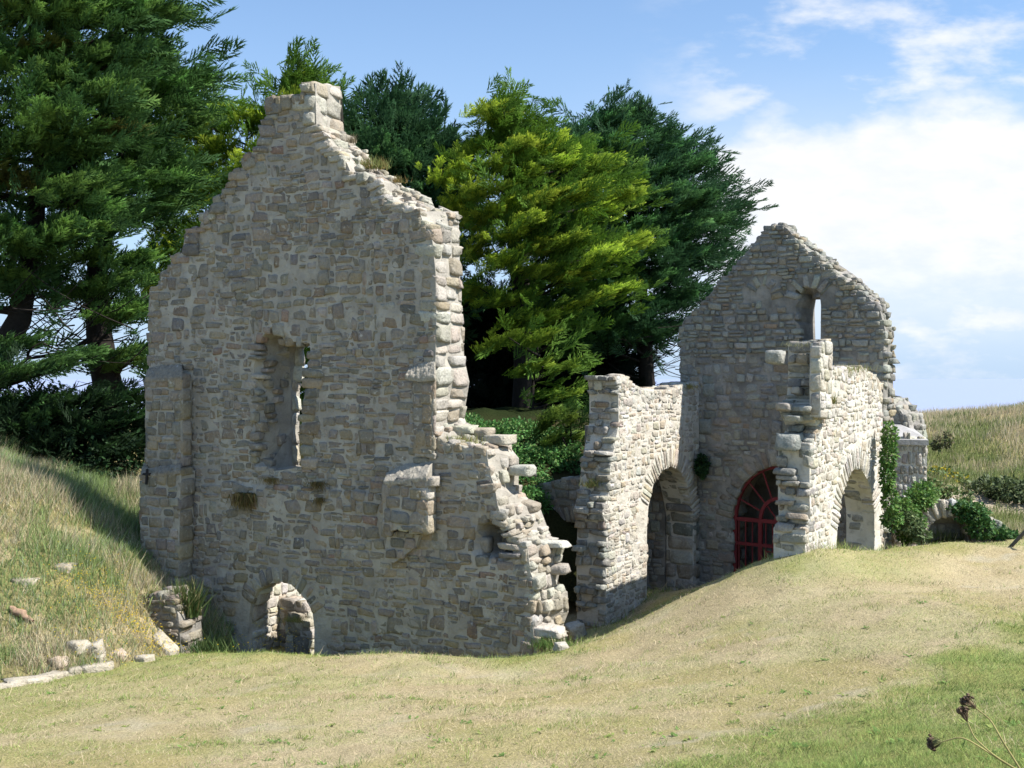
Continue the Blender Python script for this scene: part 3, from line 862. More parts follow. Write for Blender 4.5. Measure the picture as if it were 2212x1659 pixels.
Aw.edge(0, 0, 'pale', F=ah[:4], inward=-1, step=(.15, .3), split=(.3, .6), prot=.015)
for px, py in ((1424.8,920),(1503,918)):
    pass
arc_wall = thing('arcade_wall', 'sunlit pale rubble side wall with tall arch, left of the red gate', 'ruined wall', None, (AO[0], AO[1], 0))
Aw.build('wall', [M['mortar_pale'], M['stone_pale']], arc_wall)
slab(42, 0, .45, [(1254,1500),(1253,1362),(1252,1200),(1251,1140),(1242,1112),(1256,1080),(1302,1078),(1311,1106),(1312,1140),(1311,1360),(1311,1500)], 'grey', arc_wall, 'buttress',
     ((1270,1076),(1270,1110)), ('mortar', 'stone_grey'), h=(.2, .4), w=(.25, .5), O=AO - vr * .06, phi=PR)

Gw = Wall((4.33, 23.7), PR, .77, 'u', 51)
g_l = [(1470,1500),(1469,828),(1470,710),(1477,692),(1509,664),(1540,627),(1553,608),(1574,592),(1599,562),(1627,527),(1650,498),(1667,487),(1688,486)]
g_r = [(1700,494),(1722,520),(1748,546),(1786,580),(1828,610),(1868,636),(1900,668),(1911,712),(1908,760),(1907,855),(1909,1000),(1910,1189),(1910,1500)]
back = [(1708,489),(1733,512),(1760,532),(1800,563),(1846,594),(1884,628),(1912,656),(1927,712),(1928,758),(1930,855),(1926,1000),(1924,1189),(1924,1500)]
Gw.outline(g_l + g_r, {len(g_l) + i: b for i, b in enumerate(back)})
gh = Gw.path([(1579,1500),(1579,1257),(1579,1121),(1587,1082),(1607,1043),(1636,1016),(1675,1005),(1712,1011),(1742,1030),(1766,1060),(1780,1096),(1785,1130),(1786,1500)])
win_p = [(1754,733),(1753,700),(1752,668),(1755,646),(1760,642),(1771,642),(1773,660),(1772,733)]
gwin = hole_at(Gw, win_p, lambda x, y: .55 if x < 1759 else 0.0)
Gw.holes = [gh, gwin]
gu0, _ = Gw.uz(1728, 690); gu1 = gwin[:, 0].min(); _, gzt = Gw.uz(1748, 625); _, gzb = Gw.uz(1748, 742)
def depth_gable(u, z):
    tt = np.clip((u - gu0) / (gu1 - gu0), 0, 1)
    return .56 * tt * (u < gu1 + .35) * sstep(gzt + .03, gzt - .1, z) * sstep(gzb - .05, gzb + .1, z) * np.where(u > gu1 + .02, np.clip(1 - (u - gu1) / .3, 0, 1), 1)
Gw.depth = depth_gable
Gw.core(step=.13)
wring = Gw.path([(1722,650),(1727,632),(1740,622),(1752,620),(1764,624),(1774,634)])
bring = Gw.path([(1630,632),(1636,620),(1646,615),(1656,618),(1664,630),(1668,645)])
Gw.excl = [(gh[2:-2], .36), (wring, .3), (bring, .27)]
zmid = Gw.uz(1600, 770)[1]
Gw.face('grey', h=(.09, .2), w=(.12, .4), gap=.016, prot=(.015, .05), warp=.06, split=.2, zone=lambda u, z: z > zmid)
Gw.face('grey', h=(.13, .26), w=(.18, .42), gap=.014, prot=(-.006, .012), warp=.07, split=.2, zone=lambda u, z: z <= zmid)
Gw.excl = []
Gw.edge(1, len(Gw.F) - 1, 'grey', step=(.1, .22), split=(.18, .4), prot=.05)
Gw.ring(gh[2:-1], 'grey', r=.34, step=(.14, .22), depth=.26, inward=-1)
Gw.edge(0, 0, 'grey', F=gh[0:4], inward=-1, step=(.2, .3), split=(.3, .6), prot=.01)
Gw.ring(wring, 'grey', r=.3, step=(.13, .18), depth=.3, inward=-1, d0=-.01)
Gw.ring(bring, 'grey', r=.25, step=(.1, .15), depth=.2, inward=-1, d0=-.01)
g2 = thing('gable_ruin', 'smaller grey rubble gable at the right with narrow window above the red gate', 'ruined wall', None, (4.33, 23.7, 0))
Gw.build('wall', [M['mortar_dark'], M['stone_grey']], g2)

# right side wall with blind arch, its broken end towards us
gx = np.array([4.33, 23.7]) + ur * (Gw.uz(1911, 1100)[0] - .02)
tB = 4.2
BO = gx - vr * tB
Bw = Wall(BO, PR, .58, 'v', 61)
b_near = [(1741,1500),(1741,1192),(1741,1147),(1752,1130),(1750,1082),(1751,965),(1768,926),(1752,887),(1768,861),(1771,822),(1771,744)]
b_top = [(1797,741),(1799,800),(1835,797),(1866,797),(1886,810),(1906,832)]
Bw.outline(b_near + b_top + [(1908,900),(1909,1189),(1909,1500)])
bh = Bw.path([(1809,1500),(1809,1186),(1810,1147),(1818,1082),(1830,1043),(1842,1018),(1852,1010),(1863,1014),(1876,1037),(1885,1069),(1890,1108),(1890,1190),(1890,1500)])
Bw.holes = [bh]
Bw.core(step=.15)
Bw.excl = [(bh[2:-1], .4)]
Bw.face('pale', h=(.09, .19), w=(.09, .30), gap=.007, prot=(-.010, .005), warp=.09, split=.3)
Bw.excl = []
Bw.edge(1, 10, 'grey', step=(.08, .24), split=(.14, .5), prot=.13, reach=(.1, .26), rj=.13)
Bw.edge(10, 17, 'pale', step=(.12, .26), split=(.2, .4), prot=.03)
Bw.ring(bh[2:-2], 'pale', r=.4, step=(.07, .12), depth=.24, inward=-1)
Bw.edge(0, 0, 'grey', F=bh[2:-1], inward=-1, step=(.12, .22), split=(.2, .5), prot=.015, align=True, d0=.24)
for px, py, d, hu, hd, hz_ in ((1716,772,.64,.16,.14,.12),(1690,880,.46,.2,.14,.08),(1705,955,.36,.26,.2,.15),(1690,1020,.42,.22,.2,.06),(1700,1050,.4,.18,.16,.09),(1722,905,.3,.2,.14,.06),(1690,1090,.42,.24,.16,.05)):
    u_, z_ = Bw.uz(1752, py); Bw._add([(u_ - .02 + RNG.uniform(0, .1), d, z_)], [(hu, hd, hz_)], [RNG.normal(0, .05)], Bw.pick('grey', 1))
bwall = thing('arcade_wall', 'sunlit pale rubble side wall with arch and ragged shaded end, right of the red gate', 'ruined wall', None, (BO[0], BO[1], 1.2))
Bw.build('wall', [M['mortar_pale'], M['stone_pale']], bwall)
# squared shaft on the lit face, its stump above the wall head
slab(62, 0, .2, [(1774,900),(1773,830),(1775,741),(1797,741),(1798,830),(1797,900)], 'pale', bwall, 'pilaster', None, ('mortar_pale', 'stone_pale'), h=(.2, .26), w=(.3, .5), O=BO + ur * .16, phi=PR, face='v')
# ------------------------------------------------------------------ red gate in the second gable
M['red'] = mat_vcol('oxide_red_paint', rough=.6, noise_amt=.35, nscale=9)
gate = thing('gate', 'dark red arched iron gate with fanlight bars in the grey gable', 'gate', None, Gw.world(np.array([[gh[0, 0], .4, .3]]))[0])
ga, gb = gh[2, 0], gh[-2, 0]
gc = (ga + gb) / 2; gr = (gb - ga) / 2 - .03; gz0 = gh[2, 1]; rz = gh[:, 1].max() - gz0 - .02; zb0 = -.3
dG = .14
RED = (.175, .024, .028)
def gbar(bag, pts, wu, wd):
    """flat bar along pts (u,z) in the gate's plane"""
    pts = np.array(pts, float); tg = np.gradient(pts, axis=0); tg /= np.linalg.norm(tg, axis=1, keepdims=True)
    nr = np.column_stack([-tg[:, 1], tg[:, 0]])
    rows = []
    for a, b in ((-1, -1), (1, -1), (1, 1), (-1, 1)):
        q = pts + nr * a * wu / 2
        rows.append(np.column_stack([q[:, 0], np.full(len(q), dG + b * wd / 2), q[:, 1]]))
    V = np.stack(rows, 1).reshape(-1, 3); n = len(pts); F = []
    for i in range(n - 1):
        for j in range(4): F.append((i * 4 + j, i * 4 + (j + 1) % 4, i * 4 + 4 + (j + 1) % 4, i * 4 + 4 + j))
    F += [(3, 2, 1, 0), tuple((n - 1) * 4 + j for j in range(4))]
    bag.add(Gw.world(V), F, RED)
def arcp(rx, ry, a0=0, a1=math.pi, n=22):
    a = np.linspace(a0, a1, n); return np.column_stack([gc - rx * np.cos(a), gz0 + ry * np.sin(a)])
# paint worn to rust in places comes from the material
fr = Bag(); gbar(fr, np.vstack([[(gc - gr, zb0)], arcp(gr, rz), [(gc + gr, zb0)]]), .13, .09)
fr.build('frame', M['red'], gate, False)
for zz_, w1_, w2_ in ((gz0, .085, .07), (gz0 - .55, .07, .062), (.15, .09, .066)):
    rl = Bag(); gbar(rl, [(gc - gr, zz_), (gc + gr, zz_)], w1_, w2_); rl.build('rail', M['red'], gate, False)
fan = Bag(); gbar(fan, arcp(gr * .42, rz * .42), .075, .055)
for i in range(1, 8):
    a = math.pi * i / 8
    gbar(fan, [(gc - gr * .44 * math.cos(a), gz0 + rz * .44 * math.sin(a)), (gc - gr * .96 * math.cos(a), gz0 + rz * .96 * math.sin(a))], .03, .03)
for i in range(1, 4):
    a = math.pi * i / 4
    gbar(fan, [(gc - .08 * math.cos(a), gz0 + .08 * math.sin(a)), (gc - gr * .4 * math.cos(a), gz0 + rz * .4 * math.sin(a))], .026, .028)
gbar(fan, arcp(.1, .12), .06, .05)
fan.build('fanlight', M['red'], gate, False)
for sgn in (-1, 1):
    gp = Bag(); x = gc + sgn * gr * .42
    gbar(gp, [(x, gz0 - .02), (x, zb0)], .085, .075); gp.build('mullion', M['red'], gate, False)
for f in np.linspace(-.9, .9, 13):
    if abs(abs(f) - .42) > .06: br = Bag(); gbar(br, [(gc + f * gr, gz0), (gc + f * gr, zb0)], .022, .024); br.build('bar', M['red'], gate, False)
lf = Bag(); x0, x1 = gc - gr * .30, gc + gr * .30
gbar(lf, [(x0, zb0), (x0, gz0 - .68), (x1, gz0 - .68), (x1, zb0)], .06, .052); lf.build('door_frame', M['red'], gate, False)

# vaulted recess added behind the left arch to keep its opening dark
def awp(sv_, d, z): return Aw.world(np.array([[sv_, d, z]]))[0]
v3 = np.array([vr[0], vr[1], 0]); u3 = np.array([ur[0], ur[1], 0])
# dark vaulted room behind the gate
rm = thing('vaulted_room', 'pale rubble lean-to room with sloping grey slab roof, right of the grey gable behind the ivy', 'stone building', None, Gw.world(np.array([[2.5, 4, 0]]))[0])
mwall = mat_mortar('roof_render', (.30, .29, .28), (.38, .37, .36), .02)
def quadwall(pts, T, inward, name, mat, parent):
    pts = np.array(pts, float); inw = np.array(inward, float) * T
    V = np.vstack([pts, pts + inw]); n = len(pts)
    F4 = [(i, (i + 1) % n, n + (i + 1) % n, n + i) for i in range(n)]
    o = mesh_obj(name, V, [np.array([tuple(range(n))[::-1], tuple(range(n, 2 * n))]), np.array(F4)], mat, None, False, np.full((len(V), 3), .3))
    return adopt(parent, o) if parent else o
ul, urr = Gw.F[1, 0] + .1, Gw.uz(1905, 1000)[0] - .55
def gwp(u, d, z): return Gw.world(np.array([[u, d, z]]))[0]
zr = 3.3
v3 = np.array([vr[0], vr[1], 0]); u3 = np.array([ur[0], ur[1], 0])
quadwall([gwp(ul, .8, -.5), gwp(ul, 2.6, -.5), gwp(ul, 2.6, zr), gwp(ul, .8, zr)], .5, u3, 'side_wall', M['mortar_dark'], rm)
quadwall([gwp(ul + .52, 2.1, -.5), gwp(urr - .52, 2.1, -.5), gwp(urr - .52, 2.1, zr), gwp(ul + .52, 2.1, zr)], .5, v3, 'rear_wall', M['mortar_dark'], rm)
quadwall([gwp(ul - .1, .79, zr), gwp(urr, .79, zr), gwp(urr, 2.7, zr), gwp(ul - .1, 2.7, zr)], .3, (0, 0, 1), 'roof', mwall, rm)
# its outer flank, seen beyond the ivy
Rw = Wall(Gw.world(np.array([[urr + .02, .8, 0]]))[0][:2], PR, .5, 'v', 71)
Rw.F = np.array([(0, -.3), (0, zr + .02), (1.9, zr + .02), (1.9, -.3)]); Rw.B = Rw.F.copy()
Rw.core(); Rw.face('grey', h=(.1, .2), w=(.12, .3), prot=(.0, .03)); Rw.build('flank_wall', [M['mortar_pale'], M['stone_pale']], rm)
# lean-to block beyond
Lo = P(1936, 1000, 24.0)[:2]
Lw = Wall(Lo, R(12), 1.6, 'u', 73)
Lw.outline([(1925,1120),(1925,952),(1940,946),(2000,950),(2003,985),(2002,1120)])
Lw.core(); Lw.face('pale', h=(.14, .3), w=(.06, .14), prot=(.0, .03), gap=.012, warp=.05); Lw.edge(2, 4, 'pale', prot=.03)
Lw.build('lean_to', [M['mortar_pale'], M['stone_pale']], rm)
a, b_, c_, d_ = P(1926, 949, 23.95), P(2006, 951, 23.75), P(1972, 924, 25.6), P(1926, 906, 25.8)
quadwall([a, b_, c_, d_], .12, (0, 0, -1), 'lean_to_roof', mwall, rm)
mm = Wall(P(1915, 900, 25.5)[:2], PR, 1.5, 'u', 74)
mm.outline([(1890,1100),(1900,860),(1926,866),(1944,886),(1962,912),(1968,960),(1966,1100)])
mm.core(); mm.face('grey', h=(.1, .2), w=(.14, .3), prot=(.0, .03)); mm.edge(1, 5, 'grey', prot=.05); mm.build('ruined_mass', [M['mortar_dark'], M['stone_grey']], rm)

Vw = Wall(AO - ur * 1.62, PR, .3, 'v', 43)
Vw.F = np.array([(1.9, -.6), (1.9, 4.0), (3.75, 4.0), (3.75, -.6)]); Vw.B = Vw.F.copy()
Vw.core(); Vw.face('grey', h=(.12, .24), w=(.16, .4), prot=(0, .03)); Vw.build('added_rear_wall', [M['mortar_dark'], M['stone_grey']], arc_wall)
Ve = Wall(AO + vr * 3.5 - ur * 2.2, PR, .3, 'u', 44)
Ve.F = np.array([(0, -.6), (0, 3.88), (1.48, 3.88), (1.48, -.6)]); Ve.B = Ve.F.copy()
Ve.core(); Ve.face('grey', h=(.14, .26), w=(.18, .42), prot=(0, .03)); Ve.build('added_end_wall', [M['mortar_dark'], M['stone_grey']], arc_wall)
quadwall([awp(1.2, .71, 3.9), awp(3.75, .71, 3.9), awp(3.75, 1.61, 3.9), awp(2.2, 1.61, 3.9)], .2, (0, 0, 1), 'added_vault', M['mortar_dark'], arc_wall)  # unseen slab added over the recess, blocks the sun

# ------------------------------------------------------------------ low arched wall between the bank and the pier
Lv = Wall(P(1240, 1100, 23.2)[:2], PR, .6, 'u', 81)
Lv.outline([(1120,1500),(1122,1060),(1176,1047),(1200,1040),(1260,1033),(1296,1031),(1308,1031),(1308,1500)])
lh = Lv.path([(1196,1500),(1197,1200),(1199,1160),(1207,1140),(1220,1128),(1236,1124),(1256,1128),(1272,1140),(1280,1165),(1281,1500)])
Lv.holes = [lh]; Lv.core()
Lv.excl = [(lh[1:-1], .32)]
Lv.face('grey', h=(.14, .26), w=(.2, .45), prot=(-.004, .012), warp=.04)
Lv.excl = []
Lv.ring(lh[2:-1], 'grey', r=.34, step=(.11, .17), depth=.22, inward=-1); Lv.edge(1, 6, 'grey', prot=.02)
Lv.edge(0, 0, 'grey', F=lh[0:9], inward=-1, step=(.15, .25), split=(.2, .4), prot=.015)
low = thing('arched_wall', 'low shaded stone wall with small dark arch between the tall gable and the left side wall', 'ruined wall', None, Lv.world(np.array([[Lv.F[1, 0], 0, 0]]))[0])
Lv.build('wall', [M['mortar_dark'], M['stone_grey']], low)
def lwp(u, d, z): return Lv.world(np.array([[u, d, z]]))[0]
l0, l1 = Lv.F[1, 0], Lv.F[-2, 0]; lz = Lv.F[2, 1] - .25
quadwall([lwp(l0, 1.62, -.6), lwp(l1, 1.62, -.6), lwp(l1, 1.62, lz), lwp(l0, 1.62, lz)], .3, v3, 'rear_wall', M['mortar_dark'], low)
quadwall([lwp(l0, .62, lz), lwp(l1, .62, lz), lwp(l1, 1.92, lz), lwp(l0, 1.92, lz)], .2, (0, 0, 1), 'roof', M['mortar_dark'], low)
for uu in (l0, l1 - .3):
    quadwall([lwp(uu, .62, -.6), lwp(uu, 1.6, -.6), lwp(uu, 1.6, lz - .01), lwp(uu, .62, lz - .01)], .3, u3, 'side_wall', M['mortar_dark'], low)

# ------------------------------------------------------------------ sunken arch at the right, under the ivy
Rv = Wall(P(2040, 1150, 22.4)[:2], R(6), .7, 'u', 91)
Rv.outline([(1905,1260),(1908,1120),(1960,1112),(1985,1094),(2030,1088),(2075,1090),(2110,1108),(2160,1130),(2165,1260)])
rh = Rv.path([(1998,1260),(1999,1190),(2002,1150),(2014,1128),(2035,1117),(2060,1118),(2080,1130),(2090,1150),(2094,1260)])
Rv.holes = [rh]; Rv.core()
Rv.excl = [(rh[1:-1], .34)]
Rv.face('grey', h=(.12, .22), w=(.25, .5), prot=(0, .03)); Rv.excl = []
Rv.ring(rh[1:-1], 'pale', r=.38, step=(.10, .15), depth=.3, prot=.03, inward=-1); Rv.edge(1, 7, 'grey', prot=.05)
sunk = thing('sunken_arch', 'low half-buried stone arch with radial stones under ivy at the far right', 'ruined arch', None, Rv.world(np.array([[Rv.F[0, 0], 0, 1.3]]))[0])
Rv.build('arch_wall', [M['mortar_dark'], M['stone_grey']], sunk)
Rf = Wall(P(2040, 1150, 22.4)[:2] + np.array([math.sin(R(6)), math.cos(R(6))]) * .45, R(6), .2, 'u', 92)
Rf.F = np.array([(rh[:, 0].min() - .3, 1), (rh[:, 0].min() - .3, rh[:, 1].max() + .1), (rh[:, 0].max() + .3, rh[:, 1].max() + .1), (rh[:, 0].max() + .3, 1)]); Rf.B = Rf.F.copy()
Rf.core(); Rf.face('grey', h=(.16, .3), w=(.25, .5), prot=(0, .02)); Rf.build('arch_infill', [M['mortar_dark'], M['stone_grey']], sunk)

# stub of dry wall at the left foot of the tall gable
Sw = Wall(P(318, 1380, 19.75)[:2], R(18), .7, 'u', 95)
Sw.outline([(308,1440),(306,1370),(312,1300),(325,1288),(350,1284),(374,1296),(384,1330),(388,1372),(392,1440)])
Sw.core(); Sw.face('front', h=(.08, .17), w=(.2, .5), prot=(.01, .05), gap=.016, warp=.05); Sw.edge(1, 8, 'front', step=(.1, .18), prot=.06)
sw = thing('wall_stub', 'low stub of dry stone walling at the left foot of the tall gable', 'ruined wall', None, Sw.world(np.array([[Sw.F[0, 0], 0, 0]]))[0])
Sw.build('stonework', [M['mortar_dark'], M['stone_grey']], sw)

# ------------------------------------------------------------------ cypresses
def spray_template(rng, n_tw=12, dens=.85):
    """one flat feathery branchlet, unit length along +x, fronds curling up and forward"""
    tri, tpos = [], []
    def leaf(p, d, L, w):
        d = d / np.linalg.norm(d)
        s = np.cross(d, np.array([rng.normal(0, .5), rng.normal(0, .5), 1.0])); s /= np.linalg.norm(s) + 1e-9
        tri.append([p - s * w, p + s * w, p + d * L])
        tpos.append(p[0])
    for i in range(n_tw):
        f = (i + .6) / n_tw
        base = np.array([f * .86, 0, .10 * f * f])
        sd = 1 if i % 2 else -1
        L = (.40 * (1 - f) ** .7 + .10) * rng.uniform(.75, 1.25)
        a = R(rng.uniform(22, 42)) * sd
        d = np.array([math.cos(a), math.sin(a), rng.uniform(.05, .28)])
        n = max(3, int(7 * dens * L / .4))
        for j in range(n):
            q = (j + .5) / n
            p = base + d * L * q * .9 + np.array([0, 0, .05 * q * q])
            b = a + rng.uniform(-.6, .6)
            leaf(p, np.array([math.cos(b), math.sin(b), rng.uniform(-.05, .45)]), rng.uniform(.13, .21), rng.uniform(.014, .026))
            leaf(p, np.array([math.cos(a), math.sin(a), rng.uniform(.0, .25)]), rng.uniform(.12, .18), rng.uniform(.017, .029))
    for j in range(8):
        leaf(np.array([.72 + .03 * j, 0, .08]), np.array([1, rng.uniform(-.4, .4), rng.uniform(0, .35)]), .17, .018)
    T = np.array(tri); return T, np.array(tpos)
SPR = [spray_template(np.random.default_rng(100 + i)) for i in range(5)]

def place_sprays(pos, dirs, roll, length, colA, colB, rng):
    """returns V, F, colours of all the branchlets; colA base colour, colB tip colour (n,3)"""
    n = len(pos)
    which = rng.integers(0, len(SPR), n)
    x = dirs / np.linalg.norm(dirs, axis=1, keepdims=True)
    up = np.array([0, 0, 1.0])
    y = np.cross(up[None], x); y /= np.linalg.norm(y, axis=1, keepdims=True) + 1e-9
    z = np.cross(x, y)
    cr, sr = np.cos(roll)[:, None], np.sin(roll)[:, None]
    y, z = y * cr + z * sr, z * cr - y * sr
    Vs, cs = [], []
    for wch in range(len(SPR)):
        ix = np.where(which == wch)[0]
        if not len(ix): continue
        T, tp = SPR[wch]
        L = length[ix][:, None, None, None]
        v = (T[None, :, :, 0:1] * x[ix][:, None, None] + T[None, :, :, 1:2] * y[ix][:, None, None] + T[None, :, :, 2:3] * z[ix][:, None, None]) * L + pos[ix][:, None, None]
        f = np.clip(tp, 0, 1)[None, :, None, None] * np.ones((len(ix), 1, 3, 1))
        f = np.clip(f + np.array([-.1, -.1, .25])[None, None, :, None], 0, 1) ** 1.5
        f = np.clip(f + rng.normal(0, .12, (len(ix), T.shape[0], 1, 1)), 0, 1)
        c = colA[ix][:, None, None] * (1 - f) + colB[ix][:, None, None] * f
        Vs.append(v.reshape(-1, 3)); cs.append(c.reshape(-1, 3))
    V = np.vstack(Vs); c = np.vstack(cs)
    return V, np.arange(len(V)).reshape(-1, 3), c

def poly_points(poly, spacing, rng, tries=60000):
    poly = np.array(poly, float)
    lo, hi = poly.min(0), poly.max(0)
    c = rng.uniform(lo, hi, (tries, 2))
    c = c[in_poly(c[:, 0], c[:, 1], poly)]
    keep = np.empty((0, 2))
    for p in c:
        if len(keep) == 0 or ((keep - p) ** 2).sum(1).min() > spacing ** 2: keep = np.vstack([keep, p])
    return keep

def cypress(name, label, poly, Y, trunk, colA, colB, seed, gap_m=.85, depth=None, per=19, length=(.42, .95), wind=(.85, -.05, .05), group='cypress trees behind the ruins', trunk_r=.35, extra=None, roll_sd=.65, browns=0.0, rear=.45, limbs=True, droop=.6, inner=.3, spire=(), erode=0.0):
    """poly: crown outline where it is seen; Y distance of the trunk; trunk: (px, py) foot then up"""
    rng = np.random.default_rng(seed)
    poly = np.array(poly, float)
    ppm = FPX / Y
    tips2 = poly_points(poly, gap_m * ppm, rng)
    dd = dist_path(tips2[:, 0], tips2[:, 1], poly, True)
    if erode:
        ke = dd > erode * ppm
        tips2, dd = tips2[ke], dd[ke]
    dm = max(dd.max(), 1)
    half = (np.ptp(poly[:, 0]) / ppm) / 2
    depth = depth or min(half, 4.0)
    q = np.clip(dd / dm, 0, 1)
    off = depth * np.sqrt(np.clip(1 - (1 - q) ** 2, 0, 1))
    tr = np.array([P(*p, Y) for p in trunk])
    tips, bases = [], []
    for sgn, sel in ((-1, np.ones(len(q), bool)), (1, rng.random(len(q)) < rear)):
        for p2, o in zip(tips2[sel], off[sel]):
            y = Y + sgn * o * rng.uniform(.55, 1.0) + rng.normal(0, .25)
            tips.append(P(p2[0], p2[1], y) if sgn > 0 else P(p2[0], p2[1], y))
    nsp = 0
    for p2 in spire:
        for _ in range(1):
            tips.append(P(p2[0] - 8, p2[1] + 42, Y + rng.normal(0, .12))); nsp += 1
    tips = np.array(tips)
    # every bough starts on the trunk a little lower than its tip
    tz = tr[:, 2]; order = np.argsort(tz)
    hz = np.hypot(tips[:, 0] - np.interp(tips[:, 2], tz[order], tr[order, 0]), tips[:, 1] - Y)
    bz = np.clip(tips[:, 2] - .22 * hz - .2, tz.min() + .5, tz.max())
    bases = np.column_stack([np.interp(bz, tz[order], tr[order, 0]), np.interp(bz, tz[order], tr[order, 1]), bz])
    root = thing(name, label, 'tree', group, tr[0])
    wind = np.array(wind, float)
    Ps, Ds, Rl, Ln, cA, cB = [], [], [], [], [], []
    colA = np.array(colA); colB = np.array(colB)
    for it_, (tp, bs) in enumerate(zip(tips, bases)):
        sc_ = .24 if it_ >= len(tips) - nsp else 1.0
        bd = tp - bs; bl = np.linalg.norm(bd) + 1e-6; bd = bd / bl
        main = bd * .55 + wind * .8; main[2] = min(main[2], .22); main /= np.linalg.norm(main)
        n = int(per * rng.uniform(.7, 1.3) * (.3 if sc_ < 1 else 1))
        tone = rng.uniform(.75, 1.2); warm = -abs(rng.normal(0, .08)); brown = rng.random() < browns
        side = np.cross(main, [0, 0, 1.0]); side /= np.linalg.norm(side) + 1e-9
        a = rng.uniform(-1.0, .15, n); b = rng.normal(0, .52, n); c = rng.normal(0, .10, n)
        ps = tp + main * (a[:, None] * gap_m * 1.1 * sc_) + side * (b[:, None] * gap_m * sc_) + np.array([0, 0, 1.0]) * (c[:, None] * gap_m - (a[:, None] ** 2) * .12 * droop)
        dr = main[None] + side * (b[:, None] * .55) + rng.normal(0, .2, (n, 3)) * [1, 1, .6] + np.array([0, 0, .04])
        L = rng.uniform(*length, n) * (.45 if sc_ < 1 else 1)
        ps = ps - dr / np.linalg.norm(dr, axis=1, keepdims=True) * (L[:, None] * .75)
        Ps.append(ps); Ds.append(dr); Rl.append(rng.normal(0, roll_sd, n)); Ln.append(L)
        t_ = tone * rng.uniform(.85, 1.15, (n, 1))
        A_, B_ = colA * t_, colB * t_ * np.array([1 + warm, 1, 1])
        if brown: A_, B_ = A_ * np.array([1.6, .8, .8]) + [.015, 0, 0], B_ * .5 + np.array([.075, .03, .012])
        cA.append(A_); cB.append(B_)
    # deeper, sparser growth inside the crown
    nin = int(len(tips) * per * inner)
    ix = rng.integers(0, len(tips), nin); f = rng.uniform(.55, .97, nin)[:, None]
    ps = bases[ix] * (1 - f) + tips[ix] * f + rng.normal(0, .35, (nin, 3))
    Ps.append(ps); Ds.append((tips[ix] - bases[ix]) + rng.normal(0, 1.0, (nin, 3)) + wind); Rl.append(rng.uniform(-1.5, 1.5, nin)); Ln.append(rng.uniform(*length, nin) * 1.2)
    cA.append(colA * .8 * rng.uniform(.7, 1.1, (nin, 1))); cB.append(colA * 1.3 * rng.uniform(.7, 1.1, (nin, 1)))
    V, F, c = place_sprays(np.vstack(Ps), np.vstack(Ds), np.concatenate(Rl), np.concatenate(Ln), np.vstack(cA), np.vstack(cB), rng)
    adopt(root, mesh_obj('crown', V, [F], M['leaf'], None, False, c))
    tb = Bag()
    bc = (.025, .02, .017)  # bark darkened in colour to stand in for the crown's shade
    m_ = len(tr)
    tt = np.linspace(0, m_ - 1, m_ * 4)
    tp_ = np.column_stack([np.interp(tt, np.arange(m_), tr[:, i]) for i in range(3)]) + np.cumsum(rng.normal(0, .03, (len(tt), 3)), 0) * [1, 1, 0]
    rr = trunk_r * np.linspace(1, .22, len(tt)); rr[0] *= 1.35
    v, f = tube(tp_, rr, 9); tb.add(v, f, bc)
    adopt(root, tb.build('trunk', M['bark']))
    lb = Bag()
    sel = rng.choice(len(tips), min(len(tips), 90), replace=False)
    for i in sel:
        mid = (bases[i] * .5 + tips[i] * .5) + np.array([0, 0, -.12 * np.linalg.norm(tips[i] - bases[i]) * .4]) + rng.normal(0, .15, 3)
        s_ = np.linspace(0, 1, 6)[:, None]
        cv = bases[i] * (1 - s_) ** 2 + mid * 2 * s_ * (1 - s_) + (tips[i] - (tips[i] - bases[i]) * .06) * s_ ** 2
        L = np.linalg.norm(tips[i] - bases[i])
        v, f = tube(cv, np.linspace(.03 + .012 * L, .012, 6), 5); lb.add(v, f, bc)
    for e in (extra or []):
        v, f = tube(e[0], e[1], 6); lb.add(v, f, bc)
    adopt(root, lb.build('limb', M['bark'])); 
    return root

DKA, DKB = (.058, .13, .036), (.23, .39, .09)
BLA, BLB = (.045, .11, .045), (.165, .34, .11)
GDA, GDB = (.11, .21, .026), (.64, .73, .085)
def twigs(seed, boxpx, Y, n, L=(1.0, 2.6), r=.018, up=(-.3, .6)):
    rng = np.random.default_rng(seed); out = []
    for _ in range(n):
        p = P(rng.uniform(boxpx[0], boxpx[2]), rng.uniform(boxpx[1], boxpx[3]), Y + rng.normal(0, 1.2))
        a = rng.choice([rng.uniform(-.5, .6), math.pi + rng.uniform(-.6, .5)]); l = rng.uniform(*L)
        d = np.array([math.cos(a), rng.normal(0, .4), math.sin(a) + rng.uniform(*up) * .5])
        s = np.linspace(0, 1, 6)[:, None]
        pts = p + d * l * s + np.array([0, 0, .25]) * l * s * s + np.cumsum(rng.normal(0, .03, (6, 3)), 0)
        out.append((pts, np.linspace(r, r * .3, 6)))
    return out
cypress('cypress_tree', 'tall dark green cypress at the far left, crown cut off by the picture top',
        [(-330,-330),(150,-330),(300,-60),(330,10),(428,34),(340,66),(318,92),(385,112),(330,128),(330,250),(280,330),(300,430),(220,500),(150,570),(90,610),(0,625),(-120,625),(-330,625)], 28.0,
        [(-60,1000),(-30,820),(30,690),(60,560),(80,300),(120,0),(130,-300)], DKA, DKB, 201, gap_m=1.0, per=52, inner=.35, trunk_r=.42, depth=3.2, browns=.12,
        extra=twigs(1, (-30,640,200,760), 28, 34, r=.022))
